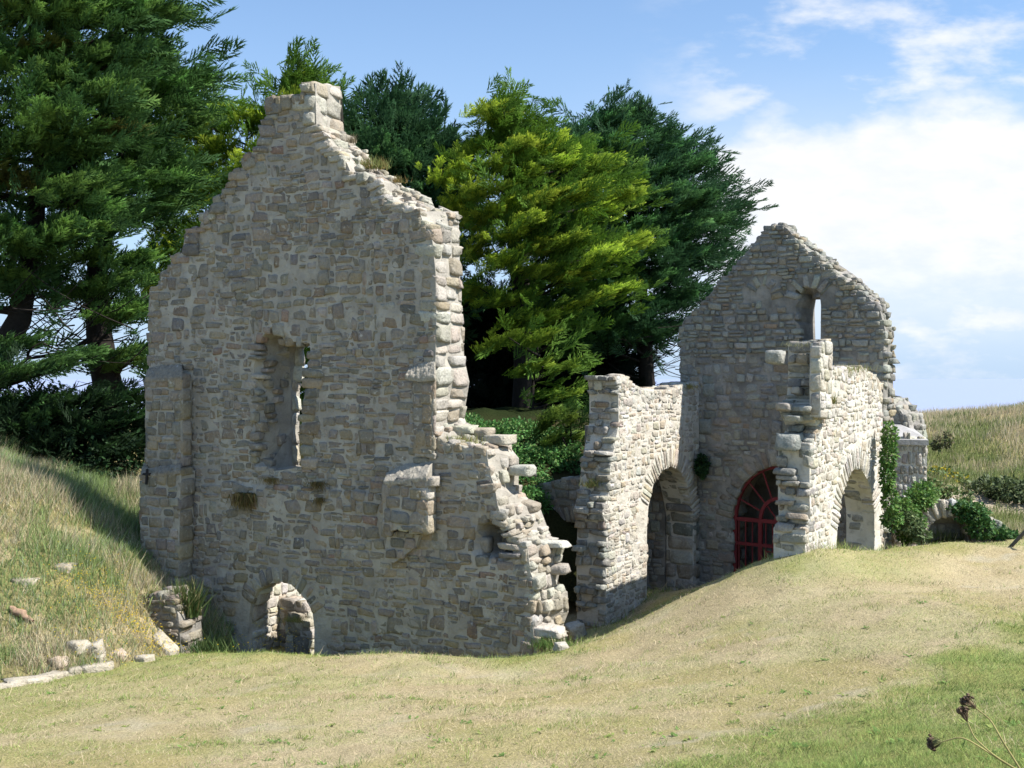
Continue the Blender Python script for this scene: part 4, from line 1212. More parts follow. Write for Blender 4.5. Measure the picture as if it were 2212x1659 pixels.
cypress('cypress_tree', 'dark cypress with thick black trunk standing just left of the tall gable',
        [(300,140),(380,150),(425,165),(470,165),(405,195),(470,225),(440,262),(470,300),(385,330),(425,400),(355,470),(310,510),(352,585),(335,640),(335,770),(268,775),(250,690),(262,632),(235,628),(170,625),(110,600),(60,560),(120,480),(180,380),(230,280)], 30.5,
        [(248,960),(236,850),(212,720),(205,600),(225,450),(290,250),(330,150)], DKA, DKB, 202, gap_m=.95, per=49, inner=.3, trunk_r=.5, depth=2.6,
        extra=twigs(2, (60,650,320,860), 30.5, 62, r=.02) + [(np.array([P(235,840,30.5), P(262,790,30.3), P(300,755,30.2), P(322,745,30.2)]), [.12,.09,.06,.04]), (np.array([P(214,720,30.5), P(150,760,30.2), P(60,775,30.0)]), [.1,.07,.04]), (np.array([P(230,800,30.5), P(290,860,30.2), P(320,850,30)]), [.09,.06,.03])])
cypress('cypress_tree', 'low spreading green cypress boughs above the grassy mound at the left edge',
        [(-200,735),(-20,745),(50,735),(120,728),(215,750),(252,782),(225,815),(150,835),(185,862),(90,872),(-60,890),(-200,890)], 26.5,
        [(-90,1040),(-80,960),(-40,860),(20,800),(60,770)], (.025,.065,.02), (.12,.23,.06), 203, gap_m=.8, per=20, inner=.05, trunk_r=.16, depth=1.4)
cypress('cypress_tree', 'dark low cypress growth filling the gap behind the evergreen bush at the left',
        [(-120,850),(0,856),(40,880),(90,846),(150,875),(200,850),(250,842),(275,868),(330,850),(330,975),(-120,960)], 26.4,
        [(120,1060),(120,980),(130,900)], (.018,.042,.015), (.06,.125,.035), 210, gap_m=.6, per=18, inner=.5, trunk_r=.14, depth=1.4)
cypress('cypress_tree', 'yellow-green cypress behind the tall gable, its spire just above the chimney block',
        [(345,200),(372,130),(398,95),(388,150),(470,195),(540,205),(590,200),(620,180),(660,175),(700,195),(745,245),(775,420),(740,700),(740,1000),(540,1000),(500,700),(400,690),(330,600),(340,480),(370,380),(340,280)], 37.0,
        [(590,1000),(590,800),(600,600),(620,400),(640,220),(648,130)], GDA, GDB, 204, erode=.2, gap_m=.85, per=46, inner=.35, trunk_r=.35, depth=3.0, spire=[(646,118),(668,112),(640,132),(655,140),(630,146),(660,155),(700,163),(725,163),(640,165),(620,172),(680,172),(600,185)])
cypress('cypress_tree', 'blue-green cypress with hooked tops beside the right shoulder of the tall gable',
        [(735,245),(775,232),(812,235),(830,196),(850,190),(890,230),(870,250),(905,262),(958,238),(935,290),(985,285),(1008,330),(1020,430),(1015,560),(1030,640),(1000,720),(860,760),(720,640),(715,420)], 37.5,
        [(880,1000),(880,700),(870,450),(850,300),(842,220)], BLA, BLB, 205, erode=.15, gap_m=.8, per=30, inner=.5, trunk_r=.3, depth=2.6, spire=[(838,196),(856,196),(866,203),(835,210),(845,218),(855,232),(825,228),(950,243),(938,252),(925,262)], roll_sd=.9, length=(.7, 1.2), wind=(.5, -.15, .15))
cypress('cypress_tree', 'broad golden cypress in the middle between the two gables',
        [(975,310),(1040,285),(1062,250),(1072,215),(1092,197),(1132,198),(1110,222),(1120,240),(1186,234),(1140,268),(1190,285),(1300,285),(1260,312),(1330,322),(1370,362),(1420,425),(1396,470),(1450,560),(1486,610),(1430,640),(1350,645),(1300,690),(1215,715),(1150,700),(1060,690),(1010,640),(995,500)], 34.0,
        [(1130,1000),(1130,850),(1120,650),(1110,450),(1095,300),(1095,215)], GDA, GDB, 206, erode=.2, gap_m=.9, per=55, inner=.35, trunk_r=.38, depth=3.4, spire=[(1094,199),(1112,199),(1128,200),(1086,210),(1080,224),(1098,220),(1076,240),(1092,245),(1110,250),(1070,262),(1090,268),(1150,244),(1172,237),(1130,255),(1110,268),(1270,290),(1250,298)], wind=(.8, -.1, .03), roll_sd=.6, length=(.38, .8))
cypress('cypress_tree', 'small golden cypress boughs low in the dark gap behind the broken wall',
        [(1078,712),(1150,706),(1222,716),(1200,745),(1222,765),(1268,800),(1235,815),(1250,850),(1190,850),(1172,800),(1150,760),(1100,745)], 31.0,
        [(1150,1000),(1150,900),(1160,800),(1170,730)], GDA, (.27,.36,.04), 207, gap_m=.62, per=15, trunk_r=.1, depth=.9, roll_sd=.3)
cypress('cypress_tree', 'dark green wind-combed cypress behind the golden one, reaching towards the smaller gable',
        [(1180,270),(1240,236),(1300,248),(1348,232),(1398,226),(1420,262),(1452,290),(1520,302),(1592,345),(1562,368),(1638,400),(1588,425),(1622,470),(1575,505),(1600,548),(1540,575),(1545,620),(1490,690),(1440,720),(1390,760),(1300,800),(1200,760),(1150,560),(1150,380)], 38.5,
        [(1405,1010),(1400,860),(1390,650),(1370,450),(1340,300)], BLA, BLB, 208, erode=.15, gap_m=.95, per=52, inner=.55, trunk_r=.4, depth=3.6, spire=[(1236,240),(1300,246),(1345,236),(1390,228),(1396,236),(1630,400),(1612,405),(1590,345),(1595,545),(1575,508),(1520,303)], wind=(.9, 0, .05),
        extra=twigs(3, (1370,680,1490,830), 38, 50))
cypress('cypress_tree', 'cypress added as dark backing below the golden one, shade put into its colour',
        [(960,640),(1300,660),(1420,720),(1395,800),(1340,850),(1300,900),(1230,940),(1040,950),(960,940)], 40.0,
        [(1110,1010),(1115,900),(1110,780),(1100,660)], (.007,.014,.007), (.022,.045,.016), 209, gap_m=.75, per=43, inner=.9, trunk_r=.3, depth=2.2, roll_sd=1.0, rear=.8)  # near-black foliage colour paints the shaded inside of the golden crown

# ------------------------------------------------------------------ leafy plants
def leaves(centres, radii, n, size, cols, rng, flat=.5, droop=.3):
    """leaf-sized kites scattered through blobs"""
    centres = np.array(centres, float); radii = np.array(radii, float)
    vol = radii.prod(1) ** .67
    ix = rng.choice(len(centres), n, p=vol / vol.sum())
    d = rng.normal(0, 1, (n, 3)); d /= np.linalg.norm(d, axis=1, keepdims=True)
    rad = rng.uniform(.25, 1, n)[:, None] ** .5
    lump = .75 + .5 * vnoise(d[:, 0] * 3 + ix * 7.1, d[:, 2] * 3 + d[:, 1] * 2, 3)[:, None]
    p = centres[ix] + d * rad * lump * radii[ix]
    ax = d * .8 + rng.normal(0, .6, (n, 3)) + np.array([0, 0, -droop]); ax /= np.linalg.norm(ax, axis=1, keepdims=True)
    nn = rng.normal(0, 1, (n, 3)) * flat + np.array([0, -.3, 1.0]); s = np.cross(ax, nn); s /= np.linalg.norm(s, axis=1, keepdims=True) + 1e-9
    L = size * rng.uniform(.6, 1.3, n)[:, None]; wd = L * rng.uniform(.25, .4, n)[:, None]
    V = np.stack([p, p + ax * L * .5 - s * wd, p + ax * L, p + ax * L * .5 + s * wd], 1).reshape(-1, 3)
    F = np.arange(len(V)).reshape(-1, 4)
    cols = np.array(cols); c = cols[rng.integers(0, len(cols), n)] * rng.uniform(.75, 1.25, (n, 1))
    return V, F, np.repeat(c, 4, 0)
def bush(name, label, cat, blobs, n, size, cols, seed, stems=6, group=None, foot=None, flat=.6):
    rng = np.random.default_rng(seed)
    cs = [P(px, py, Y) for px, py, Y, *_ in blobs]; rs = [(rx, ry, rz) for *_, rx, ry, rz in blobs]
    V, F, c = leaves(cs, rs, n, size, cols, rng, flat)
    ft = np.array(foot if foot is not None else np.mean(cs, 0) - [0, 0, max(r[2] for r in rs)], float)
    root = thing(name, label, cat, group, ft)
    adopt(root, mesh_obj('foliage', V, [F], M['shrub'], None, False, c))
    if stems:
        b = Bag()
        for i in range(stems):
            e = cs[rng.integers(len(cs))] + rng.normal(0, .2, 3) * np.array(rs[0])
            s_ = np.linspace(0, 1, 5)[:, None]
            v, f = tube(ft * (1 - s_) + e * s_ + rng.normal(0, .03, (5, 3)), np.linspace(.022, .008, 5), 5); b.add(v, f, (.10, .08, .06))
        adopt(root, b.build('stem', M['bark']))
    return root
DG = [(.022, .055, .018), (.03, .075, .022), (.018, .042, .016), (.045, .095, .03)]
bush('evergreen_bush', 'dark glossy evergreen bush in the shade left of the tall gable', 'bush', [(90,930,26.8,1.6,1.2,1.0),(200,935,27,1.4,1.0,.9),(190,980,26,1.3,1.1,1.0),(270,1010,25.5,.9,.9,1.0),(150,1040,24.8,1.0,.7,.5),(20,930,27,1.4,1.2,1.0),(285,930,26.5,.8,.9,.9),(40,872,27.2,.5,.4,.45),(120,862,27.3,.35,.4,.5),(215,872,27.0,.45,.4,.5),(270,880,26.8,.3,.3,.5),(160,900,27,.4,.4,.6),(300,905,26.4,.3,.3,.4)], 15000, .12, [(.012, .03, .011), (.018, .044, .014), (.010, .024, .010), (.03, .07, .022)], 301, 12)  # leaf colours darkened to stand in for the shade of the trees
NG = [(.06, .17, .04), (.085, .21, .05), (.05, .13, .035), (.13, .22, .06)]
bush('nettle_bank', 'lush dark green nettles covering the bank behind the broken wall', 'nettles', [(1060,950,26.6,.9,.8,.5),(1130,945,26.8,.9,.8,.5),(1200,960,26.6,.8,.8,.5),(1100,1000,25.2,.8,.6,.5),(1170,1005,25.2,.8,.6,.5),(1225,1000,25.4,.5,.6,.5),(1140,1050,24.0,.6,.5,.4),(1010,940,26.8,.7,.8,.5),(1150,1085,23.4,.4,.4,.35)], 24000, .085, NG, 302, 0)
cypress('conifer_shrub', 'small golden conifer shrub against the shaded left end of the arcade wall', [(1165,895),(1195,880),(1230,884),(1262,880),(1275,900),(1268,935),(1240,955),(1205,950),(1180,920)], 25.6,
        [(1225,1010),(1225,960),(1222,900)], (.05,.11,.02), (.27,.36,.06), 303, gap_m=.4, per=15, trunk_r=.05, depth=.5, length=(.35, .6), group=None)['category'] = 'shrub'
YG = [(.07, .16, .03), (.10, .20, .04), (.05, .12, .03), (.13, .20, .05)]
bush('ivy', 'green ivy climbing the right corner of the smaller gable', 'ivy', [(1922,940,20.6,.14,.14,.28),(1920,985,20.5,.16,.16,.3),(1917,1030,20.4,.14,.14,.3),(1922,1075,20.4,.13,.14,.3),(1928,1120,20.5,.2,.16,.22)], 2600, .075, YG, 304, 4, foot=P(1930,1170,20.6))
bush('ivy', 'ivy spilling over the sunken arch beside the gable corner', 'ivy', [(1950,1105,21.6,.3,.25,.3),(1985,1080,22.0,.35,.3,.22),(1960,1150,21.6,.22,.2,.2),(1995,1062,22.4,.3,.3,.2),(1975,1130,21.7,.25,.2,.2)], 3600, .08, YG, 305, 5, foot=P(1955,1182,21.6))
bush('ivy', 'dark ivy mound covering the right shoulder of the sunken arch', 'ivy', [(2100,1110,22.3,.35,.3,.25),(2120,1140,22.2,.3,.3,.22),(2150,1150,22.4,.3,.3,.18),(2080,1098,22.4,.3,.3,.14),(2175,1158,22.6,.25,.25,.12)], 4200, .08, [(.04, .11, .03), (.06, .14, .035), (.03, .08, .025), (.09, .16, .04)], 306, 5, foot=P(2100,1178,22.4))
bush('shrub', 'small grey-green shrub with bare stem in front of the sunken arch', 'shrub', [(1972,1140,21.3,.22,.2,.2),(1990,1155,21.25,.2,.18,.15),(1962,1118,21.4,.18,.18,.14)], 1500, .07, [(.12, .17, .07), (.16, .20, .09), (.08, .13, .05)], 307, 6, foot=P(1993,1186,21.2))
bush('plant_tuft', 'dark fern tuft rooted in the corner between arcade wall and gable', 'plant', [(1516,1006,23.4,.12,.12,.26)], 700, .09, DG, 308, 3, foot=P(1512,1030,23.45))

def tuft(name, label, px, py, Y, n, h, wid, cols, seed, hang=False, cat='plant', group=None):
    rng = np.random.default_rng(seed)
    p0 = P(px, py, Y)
    b = rng.normal(0, 1, (n, 3)) * np.array([wid, wid * .6, wid * .12])
    d = np.column_stack([rng.normal(0, .45, n), rng.normal(-.1, .3, n), np.full(n, -1.0 if hang else 1.0)])
    d /= np.linalg.norm(d, axis=1, keepdims=True)
    L = h * rng.uniform(.4, 1.2, n)[:, None]
    s = np.column_stack([rng.normal(0, 1, n), rng.normal(0, 1, n), np.zeros(n)]); s /= np.linalg.norm(s, axis=1, keepdims=True)
    wv = s * (h * .035)
    a = p0 + b
    V = np.stack([a - wv, a + wv, a + d * L], 1).reshape(-1, 3)
    c = np.array(cols)[rng.integers(0, len(cols), n)] * rng.uniform(.7, 1.3, (n, 1))
    o = mesh_obj(name, V, [np.arange(len(V)).reshape(-1, 3)], M['blade'], None, False, np.repeat(c, 3, 0))
    return tag(o, label, cat, group)
BR = [(.16, .11, .05), (.20, .15, .06), (.10, .10, .04)]
GRC = [(.16, .20, .06), (.24, .26, .09), (.30, .25, .12)]
def on_front(px, py, d=-.05): 
    u, z = W.uz(px, py, d); return W.world(np.array([[u, d, z]]))[0][1]
tuft('plant_tuft', 'large brown hanging tuft below the slit window of the tall gable', 530, 1066, on_front(530,1080), 420, .36, .11, BR, 401, True)
tuft('plant_tuft', 'brownish tuft right of the slit window sill on the tall gable', 684, 1042, on_front(684,1042), 160, .22, .07, BR, 402, True)
tuft('plant_tuft', 'small tuft at the foot of the slit window', 585, 1034, on_front(585,1034), 130, .16, .1, BR, 403, True)
tuft('plant_tuft', 'reddish dry tuft on the masonry right of the large hanging tuft', 690, 1076, on_front(690,1076), 110, .18, .05, BR, 404, True)
tuft('plant_tuft', 'green and rusty tuft on the broken right slope of the tall gable', 805, 362, on_front(800,360,.6), 420, .22, .16, [(.20, .22, .07), (.26, .20, .08), (.14, .17, .06)], 405)
tuft('plant_tuft', 'small rusty tuft lower down the broken right slope of the tall gable', 856, 394, on_front(856,394,.7), 160, .15, .08, [(.28, .2, .08), (.2, .18, .07)], 406)
tuft('plant_tuft', 'dry grey tuft at the foot of the chimney block', 760, 308, on_front(760,308,.8), 120, .18, .05, [(.22, .19, .13), (.28, .23, .15)], 407)
tuft('plant_tuft', 'grass tuft on the ledge of the broken low wall', 1002, 966, on_front(1002,966,.35), 420, .26, .16, GRC, 408)
tuft('plant_tuft', 'grass on the ledge of the arcade wall pier', 1285, 1050, 20.6, 300, .2, .13, GRC, 409)
tuft('plant_tuft', 'yellowish tuft on top of the arcade wall by the gable', 1487, 838, 23.2, 240, .14, .14, [(.30, .26, .08), (.22, .2, .08)], 410)
tuft('plant_tuft', 'dry grass along the head of the right-hand arcade wall', 1840, 800, 19.5, 260, .13, .22, GRC, 411)
tuft('plant_tuft', 'small tuft growing from the joints of the right-hand arcade wall', 1796, 872, 18.3, 110, .2, .04, GRC, 412)
tuft('plant_tuft', 'grass crowning the stump of the broken pier', 1735, 748, 18.2, 220, .1, .2, [(.24, .24, .12), (.3, .28, .15)], 413)
tuft('plant_tuft', 'wispy tuft on the dark step inside the doorway', 636, 1342, on_front(636,1342,.5), 260, .14, .12, GRC, 414)
tuft('plant_tuft', 'green weeds at the broken foot of the tall gable', 1190, 1398, 17.75, 420, .2, .16, [(.10, .19, .05), (.16, .22, .07)], 415)
tuft('plant_tuft', 'tall dark weeds between the wall stub and the tall gable', 398, 1330, 19.9, 500, .7, .12, [(.07, .12, .04), (.11, .15, .05), (.18, .17, .08)], 416)
tuft('plant_tuft', 'long grass hanging over the wall stub', 345, 1282, 20.0, 700, .34, .22, [(.10, .14, .05), (.16, .19, .07), (.2, .18, .09)], 417, True)
tuft('plant_tuft', 'rough grass below the wall stub at the left foot of the tall gable', 440, 1402, 19.9, 500, .28, .3, [(.06, .11, .04), (.1, .14, .05)], 418)

# ------------------------------------------------------------------ loose stones
M['rock'] = M['stone_pale']
def rock(name, label, p, half, col, seed, rot=(0, 0, 0), cat='stone', group=None):
    rng = np.random.default_rng(seed)
    V, F, c = stones_mesh(np.zeros((1, 3)), np.array([half], float), np.zeros(1), np.array([col], float), rng, 1.5)
    o = mesh_obj(name, V, [F], M['rock'], None, True, c)
    o.location = [float(v) for v in p]; o.rotation_euler = rot
    return tag(o, label, cat, group)
def zat(px, py, Ys, zf):
    """where the line of sight meets the ground"""
    Yv = np.linspace(*Ys, 400)
    pts = np.array([P(px, py, y) for y in Yv])
    g_ = zf(pts[:, 0], pts[:, 1])
    i = np.argmax(pts[:, 2] <= g_)
    return pts[i]
def mz(x, y): return np.maximum(mound_z(x, y), lawn_z(x, y))
PALE = (.42, .375, .29)
kerb = [(10,1486,.32),(58,1476,.30),(100,1467,.24),(140,1458,.22),(172,1450,.2),(204,1444,.22),(228,1440,.12)]
names = ['leftmost', 'second from the left', 'third from the left', 'middle', 'third from the right', 'second from the right', 'rightmost and smallest']
for i, (px, py, L) in enumerate(kerb):
    q = zat(px, py, (12, 20), mz)
    rock('kerb_stone', 'pale kerb stone along the mound foot, %s of row' % names[i], q + [0, 0, .0], (L, .11, .075), np.array(PALE) * RNG.uniform(.9, 1.1), 500 + i, (0, RNG.normal(0, .05), R(35)), group='kerb stones along the mound')
for i, (px, py, s, lab) in enumerate([(168,1398,.26,'upper left pale boulder of the cluster on the mound foot'), (198,1405,.24,'largest pale boulder of the cluster on the mound foot'), (213,1388,.10,'small pale stone resting behind the boulder cluster'),
        (214,1424,.17,'rounded boulder just below the cluster on the mound foot'), (254,1418,.2,'reddish boulder above the right end of the kerb'), (310,1428,.22,'half-buried pale boulder on the lawn edge right of the kerb'), (128,1432,.2,'pinkish boulder left of the boulder cluster, above the kerb')]):
    q = zat(px, py, (12, 21), mz)
    rock('boulder', lab, q + [0, 0, s * .0], (s * .68, s * .55, s * .5), np.array(PALE) * RNG.uniform(.85, 1.1) * (np.array([1.05, .93, .9]) if i in (4, 6) else 1), 520 + i, (RNG.normal(0, .2), RNG.normal(0, .2), RNG.uniform(0, 3)), group='boulders on the mound foot')
q = zat(355, 1400, (15, 21), mz); rock('stone_slab', 'long tilted pale stone slab at the foot of the wall stub', q + [0, 0, .06], (.30, .13, .085), (.44, .39, .30), 540, (R(10), R(28), R(-28)), cat='stone slab')
q = zat(140, 1226, (15, 23), mz); rock('boulder', 'pale rock showing in the middle of the grassy mound', q - [0, 0, .1], (.15, .14, .17), (.36, .31, .23), 541, group='boulders on the mound foot')
q = zat(55, 1252, (15, 23), mz); rock('boulder', 'flat pale rock near the left edge of the grassy mound', q - [0, 0, .06], (.2, .16, .1), (.36, .31, .23), 542, group='boulders on the mound foot')
for i, (px, py, s, lab) in enumerate([(1243,1378,.2,'leaning pale stone standing in the grass at the broken foot of the tall gable'), (1212,1404,.13,'small pale stone at the broken foot of the tall gable'), (1188,1368,.24,'broad fallen stone against the broken foot of the tall gable')]):
    q = zat(px, py, (15, 21), lawn_z); rock('fallen_stone', lab, q + [0, 0, s * .4], (s * .8, s * .6, s * (1.1 if i == 0 else .6)), (.46, .43, .36), 550 + i, (R(12), R(-25 if i == 0 else 5), R(30)), group='fallen stones')
lg = Bag(); a0, a1 = zat(20, 1318, (14, 22), mz), zat(70, 1350, (14, 22), mz)
s_ = np.linspace(0, 1, 7)[:, None]; v, f = tube(a0 * (1 - s_) + a1 * s_ + [0, 0, .07] + np.random.default_rng(3).normal(0, .015, (7, 3)), [.02, .06, .07, .07, .06, .05, .02], 8); lg.add(v, f, (.33, .22, .15))
tag(lg.build('driftwood_log', M['bark']), 'short brown log lying on the grassy mound', 'log')

# rail at the right edge
M['rail'] = mat_vcol('grey_rail', rough=.6)
rt = thing('handrail', 'dark grey metal handrail end rising at the right edge beyond the lawn', 'handrail', None, zat(2176, 1178, (15, 24), lawn_z))
p0 = zat(2176, 1178, (15, 24), lawn_z); p1 = P(2290, 1090, p0[1] - 1.0)
b = Bag(); v, f = tube([p0 + [0, 0, -.1], p0 * .66 + p1 * .34, p0 * .33 + p1 * .67, p1], .035, 8); b.add(v, f, (.07, .075, .08)); adopt(rt, b.build('rail', M['rail']))
b = Bag(); gq = float(lawn_z(p1[0], p1[1])); v, f = tube([p1 + [0, 0, .03], [p1[0], p1[1], (p1[2] + gq) / 2], [p1[0], p1[1], gq - .1]], .032, 8); b.add(v, f, (.07, .075, .08)); adopt(rt, b.build('post', M['rail']))

# ------------------------------------------------------------------ grass
def blades(x, y, z, h, lean, wd, col, rng, wind=(.3, 0)):
    n = len(x)
    a = rng.uniform(0, 2 * math.pi, n)
    s = np.column_stack([np.cos(a), np.sin(a), np.zeros(n)]) * (wd * .5)[:, None]
    ld = rng.normal(0, 1, (n, 2)) * lean[:, None] + np.array(wind) * lean[:, None]
    p = np.column_stack([x, y, z - .01])
    tip = p + np.column_stack([ld * h[:, None], h])
    V = np.stack([p - s, p + s, tip], 1).reshape(-1, 3)
    c = np.stack([col * .8, col * .8, col * 1.1], 1).reshape(-1, 3)
    return V, np.arange(len(V)).reshape(-1, 3), c
rng = np.random.default_rng(900)
def fan_points(n, ymin, ymax, spread=.62):
    yv = 1 / (1 / ymin - rng.random(n) * (1 / ymin - 1 / ymax))
    xv = rng.uniform(-spread, spread, n) * yv
    return xv, yv
x, y = fan_points(430000, 4.5, 24, .8)
g_, bare, b_, c_ = lawn_mix(x, y)
keep = (rng.random(len(x)) > bare * .9) & (mound_z(x, y) < lawn_z(x, y) + .05 + 100 * (x > -4.7)) 
ins = (x > -6.4) & (((np.column_stack([x, y]) - FO) @ np.array([math.sin(PF), math.cos(PF)])) > .05) & (x < 1.2)
keep &= ~ins
x, y, g_, b_, c_ = [q[keep] for q in (x, y, g_, b_, c_)]
z = lawn_z(x, y)
isg = rng.random(len(x)) < np.clip(g_ * 1.05 + .07, 0, 1)
r_ = band_line(x, y)
cg = np.array([.22, .315, .095]) * rng.uniform(.6, 1.5, (len(x), 1)) + np.array([.10, .05, .015]) * rng.random((len(x), 1))
cdry = np.array([.58, .47, .315]) * rng.uniform(.6, 1.2, (len(x), 1)) + np.array([.05, .05, .03]) * rng.random((len(x), 1))
col = np.where(isg[:, None], cg, cdry)
clump = sstep(.56, .72, fbm(x * 2.3, y * 2.3, 151, 3)); dark = sstep(.5, .7, fbm(x * 3.1, y * 3.1, 157, 3))
foot = np.maximum(sstep(.55, .1, dist_path(x, y, [(1.9, 20.2), (2.3, 21.0), (3.3, 22.3), (4.4, 23.4)])), sstep(.5, .1, dist_path(x, y, [tuple(BO - ur * .6), tuple(BO), tuple(gx)])))
foot = np.maximum(foot, sstep(.7, .1, dist_path(x, y, [(-5.6, 20.4), (-1.4, 18.45), (1.0, 17.3)])))
isg = isg | (rng.random(len(x)) < clump * .45 + foot * .5)
col = np.where(isg[:, None], cg, cdry) * (1 - .42 * dark[:, None] * rng.random((len(x), 1)))
h = (.016 + .018 * rng.random(len(x)) + .035 * r_ * rng.random(len(x)) + .015 * g_ + .05 * clump * rng.random(len(x)) + .14 * foot * rng.random(len(x))) * np.clip(y / 11, .75, 1.3)
wd = .0055 * y / 9 * rng.uniform(.6, 1.3, len(x))
V, F, c = blades(x, y, z, h, np.where(isg, .7, 1.5), wd, col, rng)
tag(mesh_obj('lawn_grass', V, [F], M['blade'], None, False, c), 'short dry grass with green patches covering the lawn', 'grass', kind='stuff')

# weeds and coarser tussocks in the turf
wx, wy = fan_points(1100, 6, 19)
ok = (lawn_z(wx, wy) > mound_z(wx, wy)) | (wx > -4.7)
ok &= ((np.column_stack([wx, wy]) - FO) @ np.array([math.sin(PF), math.cos(PF)])) < -.6
wx, wy = wx[ok], wy[ok]
Vs, Cs = [], []
for qx, qy in zip(wx, wy):
    n_ = rng.integers(8, 22); a = rng.uniform(0, 6.28, n_); rr = rng.uniform(.015, .05, n_) * rng.uniform(.6, 1.5)
    broad = rng.random() < .55
    p = np.column_stack([qx + rng.normal(0, .03, n_), qy + rng.normal(0, .03, n_), np.zeros(n_)]); p[:, 2] = float(lawn_z(qx, qy)) - .004
    d = np.column_stack([np.cos(a), np.sin(a), rng.uniform(.15, .5, n_) if broad else rng.uniform(.7, 2.0, n_)]) * rr[:, None]
    sd_ = np.column_stack([-np.sin(a), np.cos(a), np.zeros(n_)]) * (rr * (.28 if broad else .06))[:, None]
    Vs.append(np.stack([p, p + d * .5 - sd_, p + d, p + d * .5 + sd_], 1).reshape(-1, 3))
    cb = np.array([.13, .21, .055]) if rng.random() < .5 else np.array([.20, .24, .07])
    Cs.append(np.repeat(cb * rng.uniform(.7, 1.3, (n_, 1)), 4, 0))
V = np.vstack(Vs)
tag(mesh_obj('lawn_weeds', V, [np.arange(len(V)).reshape(-1, 4)], M['blade'], None, False, np.vstack(Cs)), 'small green weeds and tussocks scattered through the dry lawn', 'weeds', kind='stuff')
x = rng.uniform(-17, -4.7, 150000); y = rng.uniform(14, 25.5, 150000)
zm, zl = mound_z(x, y), lawn_z(x, y)
ok = (zm > zl - .02) & ~((x > -5.6) & (y > 19.4))
x, y, z = x[ok], y[ok], zm[ok]
a_ = fbm(x * .7, y * .7, 131); b_ = fbm(x * 2, y * 2, 133)
tall = sstep(.45, .62, fbm(x * .9, y * .9, 137))
back_ = sstep(20.6, 22.4, y)
gr = np.clip(sstep(.40, .60, a_ * .6 + b_ * .4) + .35 * back_ * sstep(-9, -7, x), 0, 1)
bare = sstep(.58, .68, fbm(x * 1.1 + 9, y * 1.1, 139))
ok = rng.random(len(x)) > bare * .8
x, y, z, tall, gr, back_ = [q[ok] for q in (x, y, z, tall, gr, back_)]
isg = rng.random(len(x)) < gr * .8 + .22
col = np.where(isg[:, None], np.array([.21, .285, .105]) * rng.uniform(.6, 1.5, (len(x), 1)), np.array([.52, .445, .30]) * rng.uniform(.6, 1.25, (len(x), 1)))
grey = rng.random(len(x)) < .10
col[grey] = np.array([.33, .37, .27]) * rng.uniform(.8, 1.2, (grey.sum(), 1))
h = (.08 + .14 * rng.random(len(x)) + .22 * tall * rng.random(len(x)) + .2 * back_ * rng.random(len(x)))
V, F, c = blades(x, y, z, h, np.full(len(x), .38), np.full(len(x), .013) * rng.uniform(.6, 1.4, len(x)), col, rng)
tag(mesh_obj('mound_grass', V, [F], M['blade'], None, False, c), 'rough tall grass, green and straw coloured, on the mound at the left', 'grass', kind='stuff')
# yellow flowers among it
nf_ = 900
cl_ = [zat(px, py, (14, 23), mz) for px, py in ((165,1275),(290,1360),(310,1375),(250,1330),(205,1400),(330,1395),(560,1405),(620,1404),(240,1290))]
fx_ = []
for i in range(nf_):
    q = cl_[rng.integers(len(cl_))] + rng.normal(0, .35, 3) * [1, 1, 0]
    fx_.append((q[0], q[1], float(mz(q[0], q[1])) + rng.uniform(.05, .28)))
fx_ = np.array(fx_); s = .014
V = np.stack([fx_ + [-s, 0, 0], fx_ + [0, -s, s * .6], fx_ + [s, 0, 0], fx_ + [0, s, s * .6]], 1).reshape(-1, 3)
tag(mesh_obj('wild_flowers', V, [np.arange(len(V)).reshape(-1, 4)], M['blade'], None, False, np.tile([.75, .55, .03], (len(V), 1))), 'tiny yellow wild flowers scattered through the mound grass', 'flowers', kind='stuff')
# dune
x = rng.uniform(9.0, 36, 190000); y = 1 / (1 / 22.5 - rng.random(190000) * (1 / 22.5 - 1 / 62))
ok = (x / y > .30) & (x / y < .72)
x, y = x[ok], y[ok]; z = hill_z(x, y)
ok = dist_path(x, y, [(11.2, 26.6), (12.6, 26.9), (14.5, 26.2), (17, 25.6)]) > .45
x, y, z = x[ok], y[ok], z[ok]
a_ = fbm(x * .16, y * .22, 121); b_ = fbm(x * .7, y * .7, 123)
v_ = sstep(.38, .62, a_ * .6 + b_ * .4 + .012 * (y - 38))
isg = rng.random(len(x)) > v_ * .8 + .12
col = np.where(isg[:, None], np.array([.20, .24, .085]) * rng.uniform(.6, 1.5, (len(x), 1)), np.array([.55, .465, .31]) * rng.uniform(.7, 1.2, (len(x), 1)))
h = .14 + .3 * rng.random(len(x)) * (.4 + v_)
V, F, c = blades(x, y, z, h, np.full(len(x), .3), .0007 * y * rng.uniform(.6, 1.4, len(x)), col, rng)
tag(mesh_obj('dune_grass', V, [F], M['blade'], None, False, c), 'long pale grass on the dune at the right', 'grass', kind='stuff')
bush('dune_shrub', 'dark rounded shrub low on the dune above the path, the rightmost dark clump', 'shrub', [(2150,1055,27.5,.9,.7,.3),(2200,1060,27,.8,.6,.3)], 2200, .12, [(.07, .10, .04), (.10, .13, .05), (.05, .07, .03)], 320, 0, group='dune shrubs')
bush('dune_shrub', 'small twin-headed dark shrub beside the lean-to on the dune', 'shrub', [(2026,958,34,.2,.18,.2),(2048,948,34,.13,.13,.28)], 520, .1, [(.10, .12, .05), (.15, .13, .07)], 321, 0, group='dune shrubs')
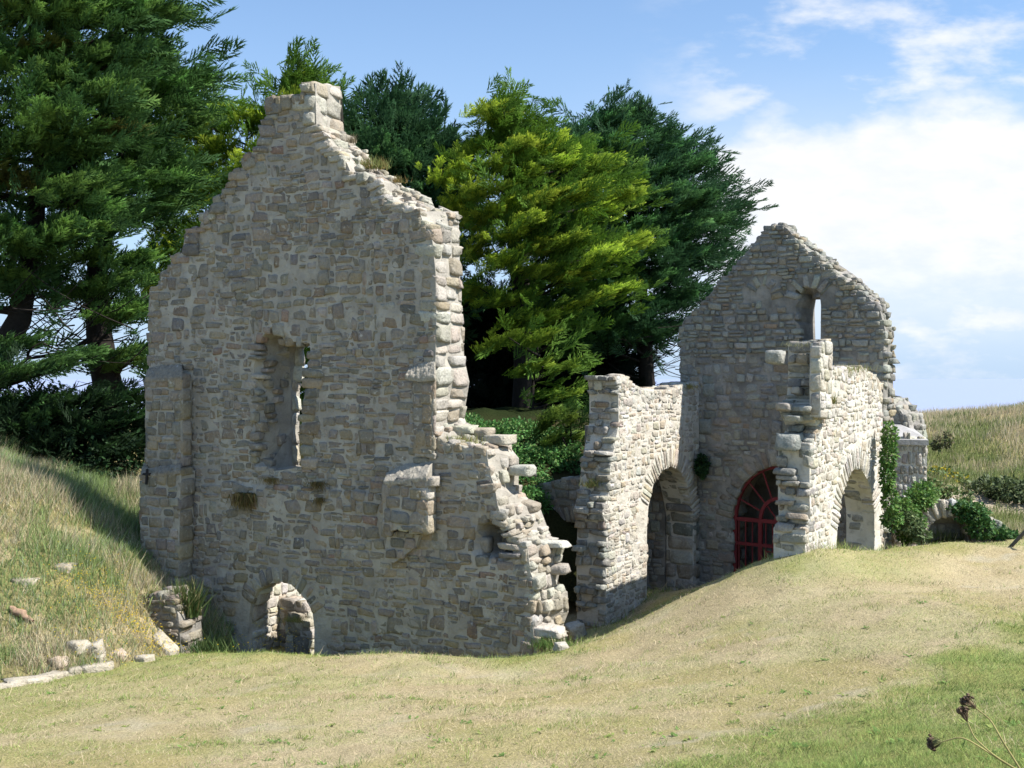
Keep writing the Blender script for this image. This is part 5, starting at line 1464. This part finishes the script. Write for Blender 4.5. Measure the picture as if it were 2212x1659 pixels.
bush('dune_shrub', 'green shrub with yellow flowers in the middle of the dune slope', 'shrub', [(2030,1030,29,.5,.5,.3),(2060,1040,28,.4,.4,.25)], 1200, .1, [(.08, .13, .04), (.11, .15, .05), (.45, .36, .03)], 322, 0, group='dune shrubs')
bush('dune_shrub', 'dark low shrub just above the sunken arch', 'shrub', [(2010,1058,24.5,.5,.4,.25),(2060,1072,24.3,.45,.4,.2),(1985,1040,24.8,.4,.4,.25)], 1800, .1, [(.07, .12, .04), (.11, .16, .05), (.16, .16, .07)], 323, 0, group='dune shrubs')

# dry umbels in the near corner
um = thing('umbel_plant', 'dry wild carrot stems with three seed heads in the near right corner', 'plant', None, (2.15, 4.0, float(lawn_z(2.15, 4.0))))
f0 = P(2260, 1700, 4.0)
for i, (path_, kind_) in enumerate([([(2260,1700),(2170,1648),(2080,1590),(2036,1602)], 0), ([(2260,1700),(2150,1635),(2105,1595),(2090,1560)], 1), ([(2215,1680),(2165,1600),(2140,1555),(2108,1530)], 1)]):
    pts = np.array([P(px, py, 4.0 - .08 * i + .03 * j) for j, (px, py) in enumerate(path_)])
    tt = np.linspace(0, 3, 14); sm = np.column_stack([np.interp(tt, range(4), pts[:, k_]) for k_ in range(3)])
    sm[1:-1] = (sm[:-2] + sm[1:-1] * 2 + sm[2:]) / 4
    bb = Bag(); v, f = tube(sm, np.linspace(.0045, .0028, 14), 6); bb.add(v, f, (.36, .31, .13)); adopt(um, bb.build('stem', M['bark']))
    hd_ = Bag(); e = sm[-1]; d0 = e - sm[-3]; d0 /= np.linalg.norm(d0)
    rg = np.random.default_rng(70 + i)
    for j in range(34):
        dv = d0 + rg.normal(0, .33, 3); dv /= np.linalg.norm(dv); l_ = rg.uniform(.03, .046)
        ben = np.array([e, e + dv * l_ * .6, e + dv * l_ + d0 * .012])
        v, f = tube(ben, [.0015, .0014, .0012], 4); hd_.add(v, f, (.22, .16, .10) if kind_ else (.24, .24, .10))
        V1, F1, c1 = stones_mesh(ben[-1:].copy(), np.full((1, 3), .0042), np.zeros(1), np.array([[.18, .12, .08]]), rg)
        hd_.add(V1, F1, c1)
    adopt(um, hd_.build('seed_head', M['bark']))
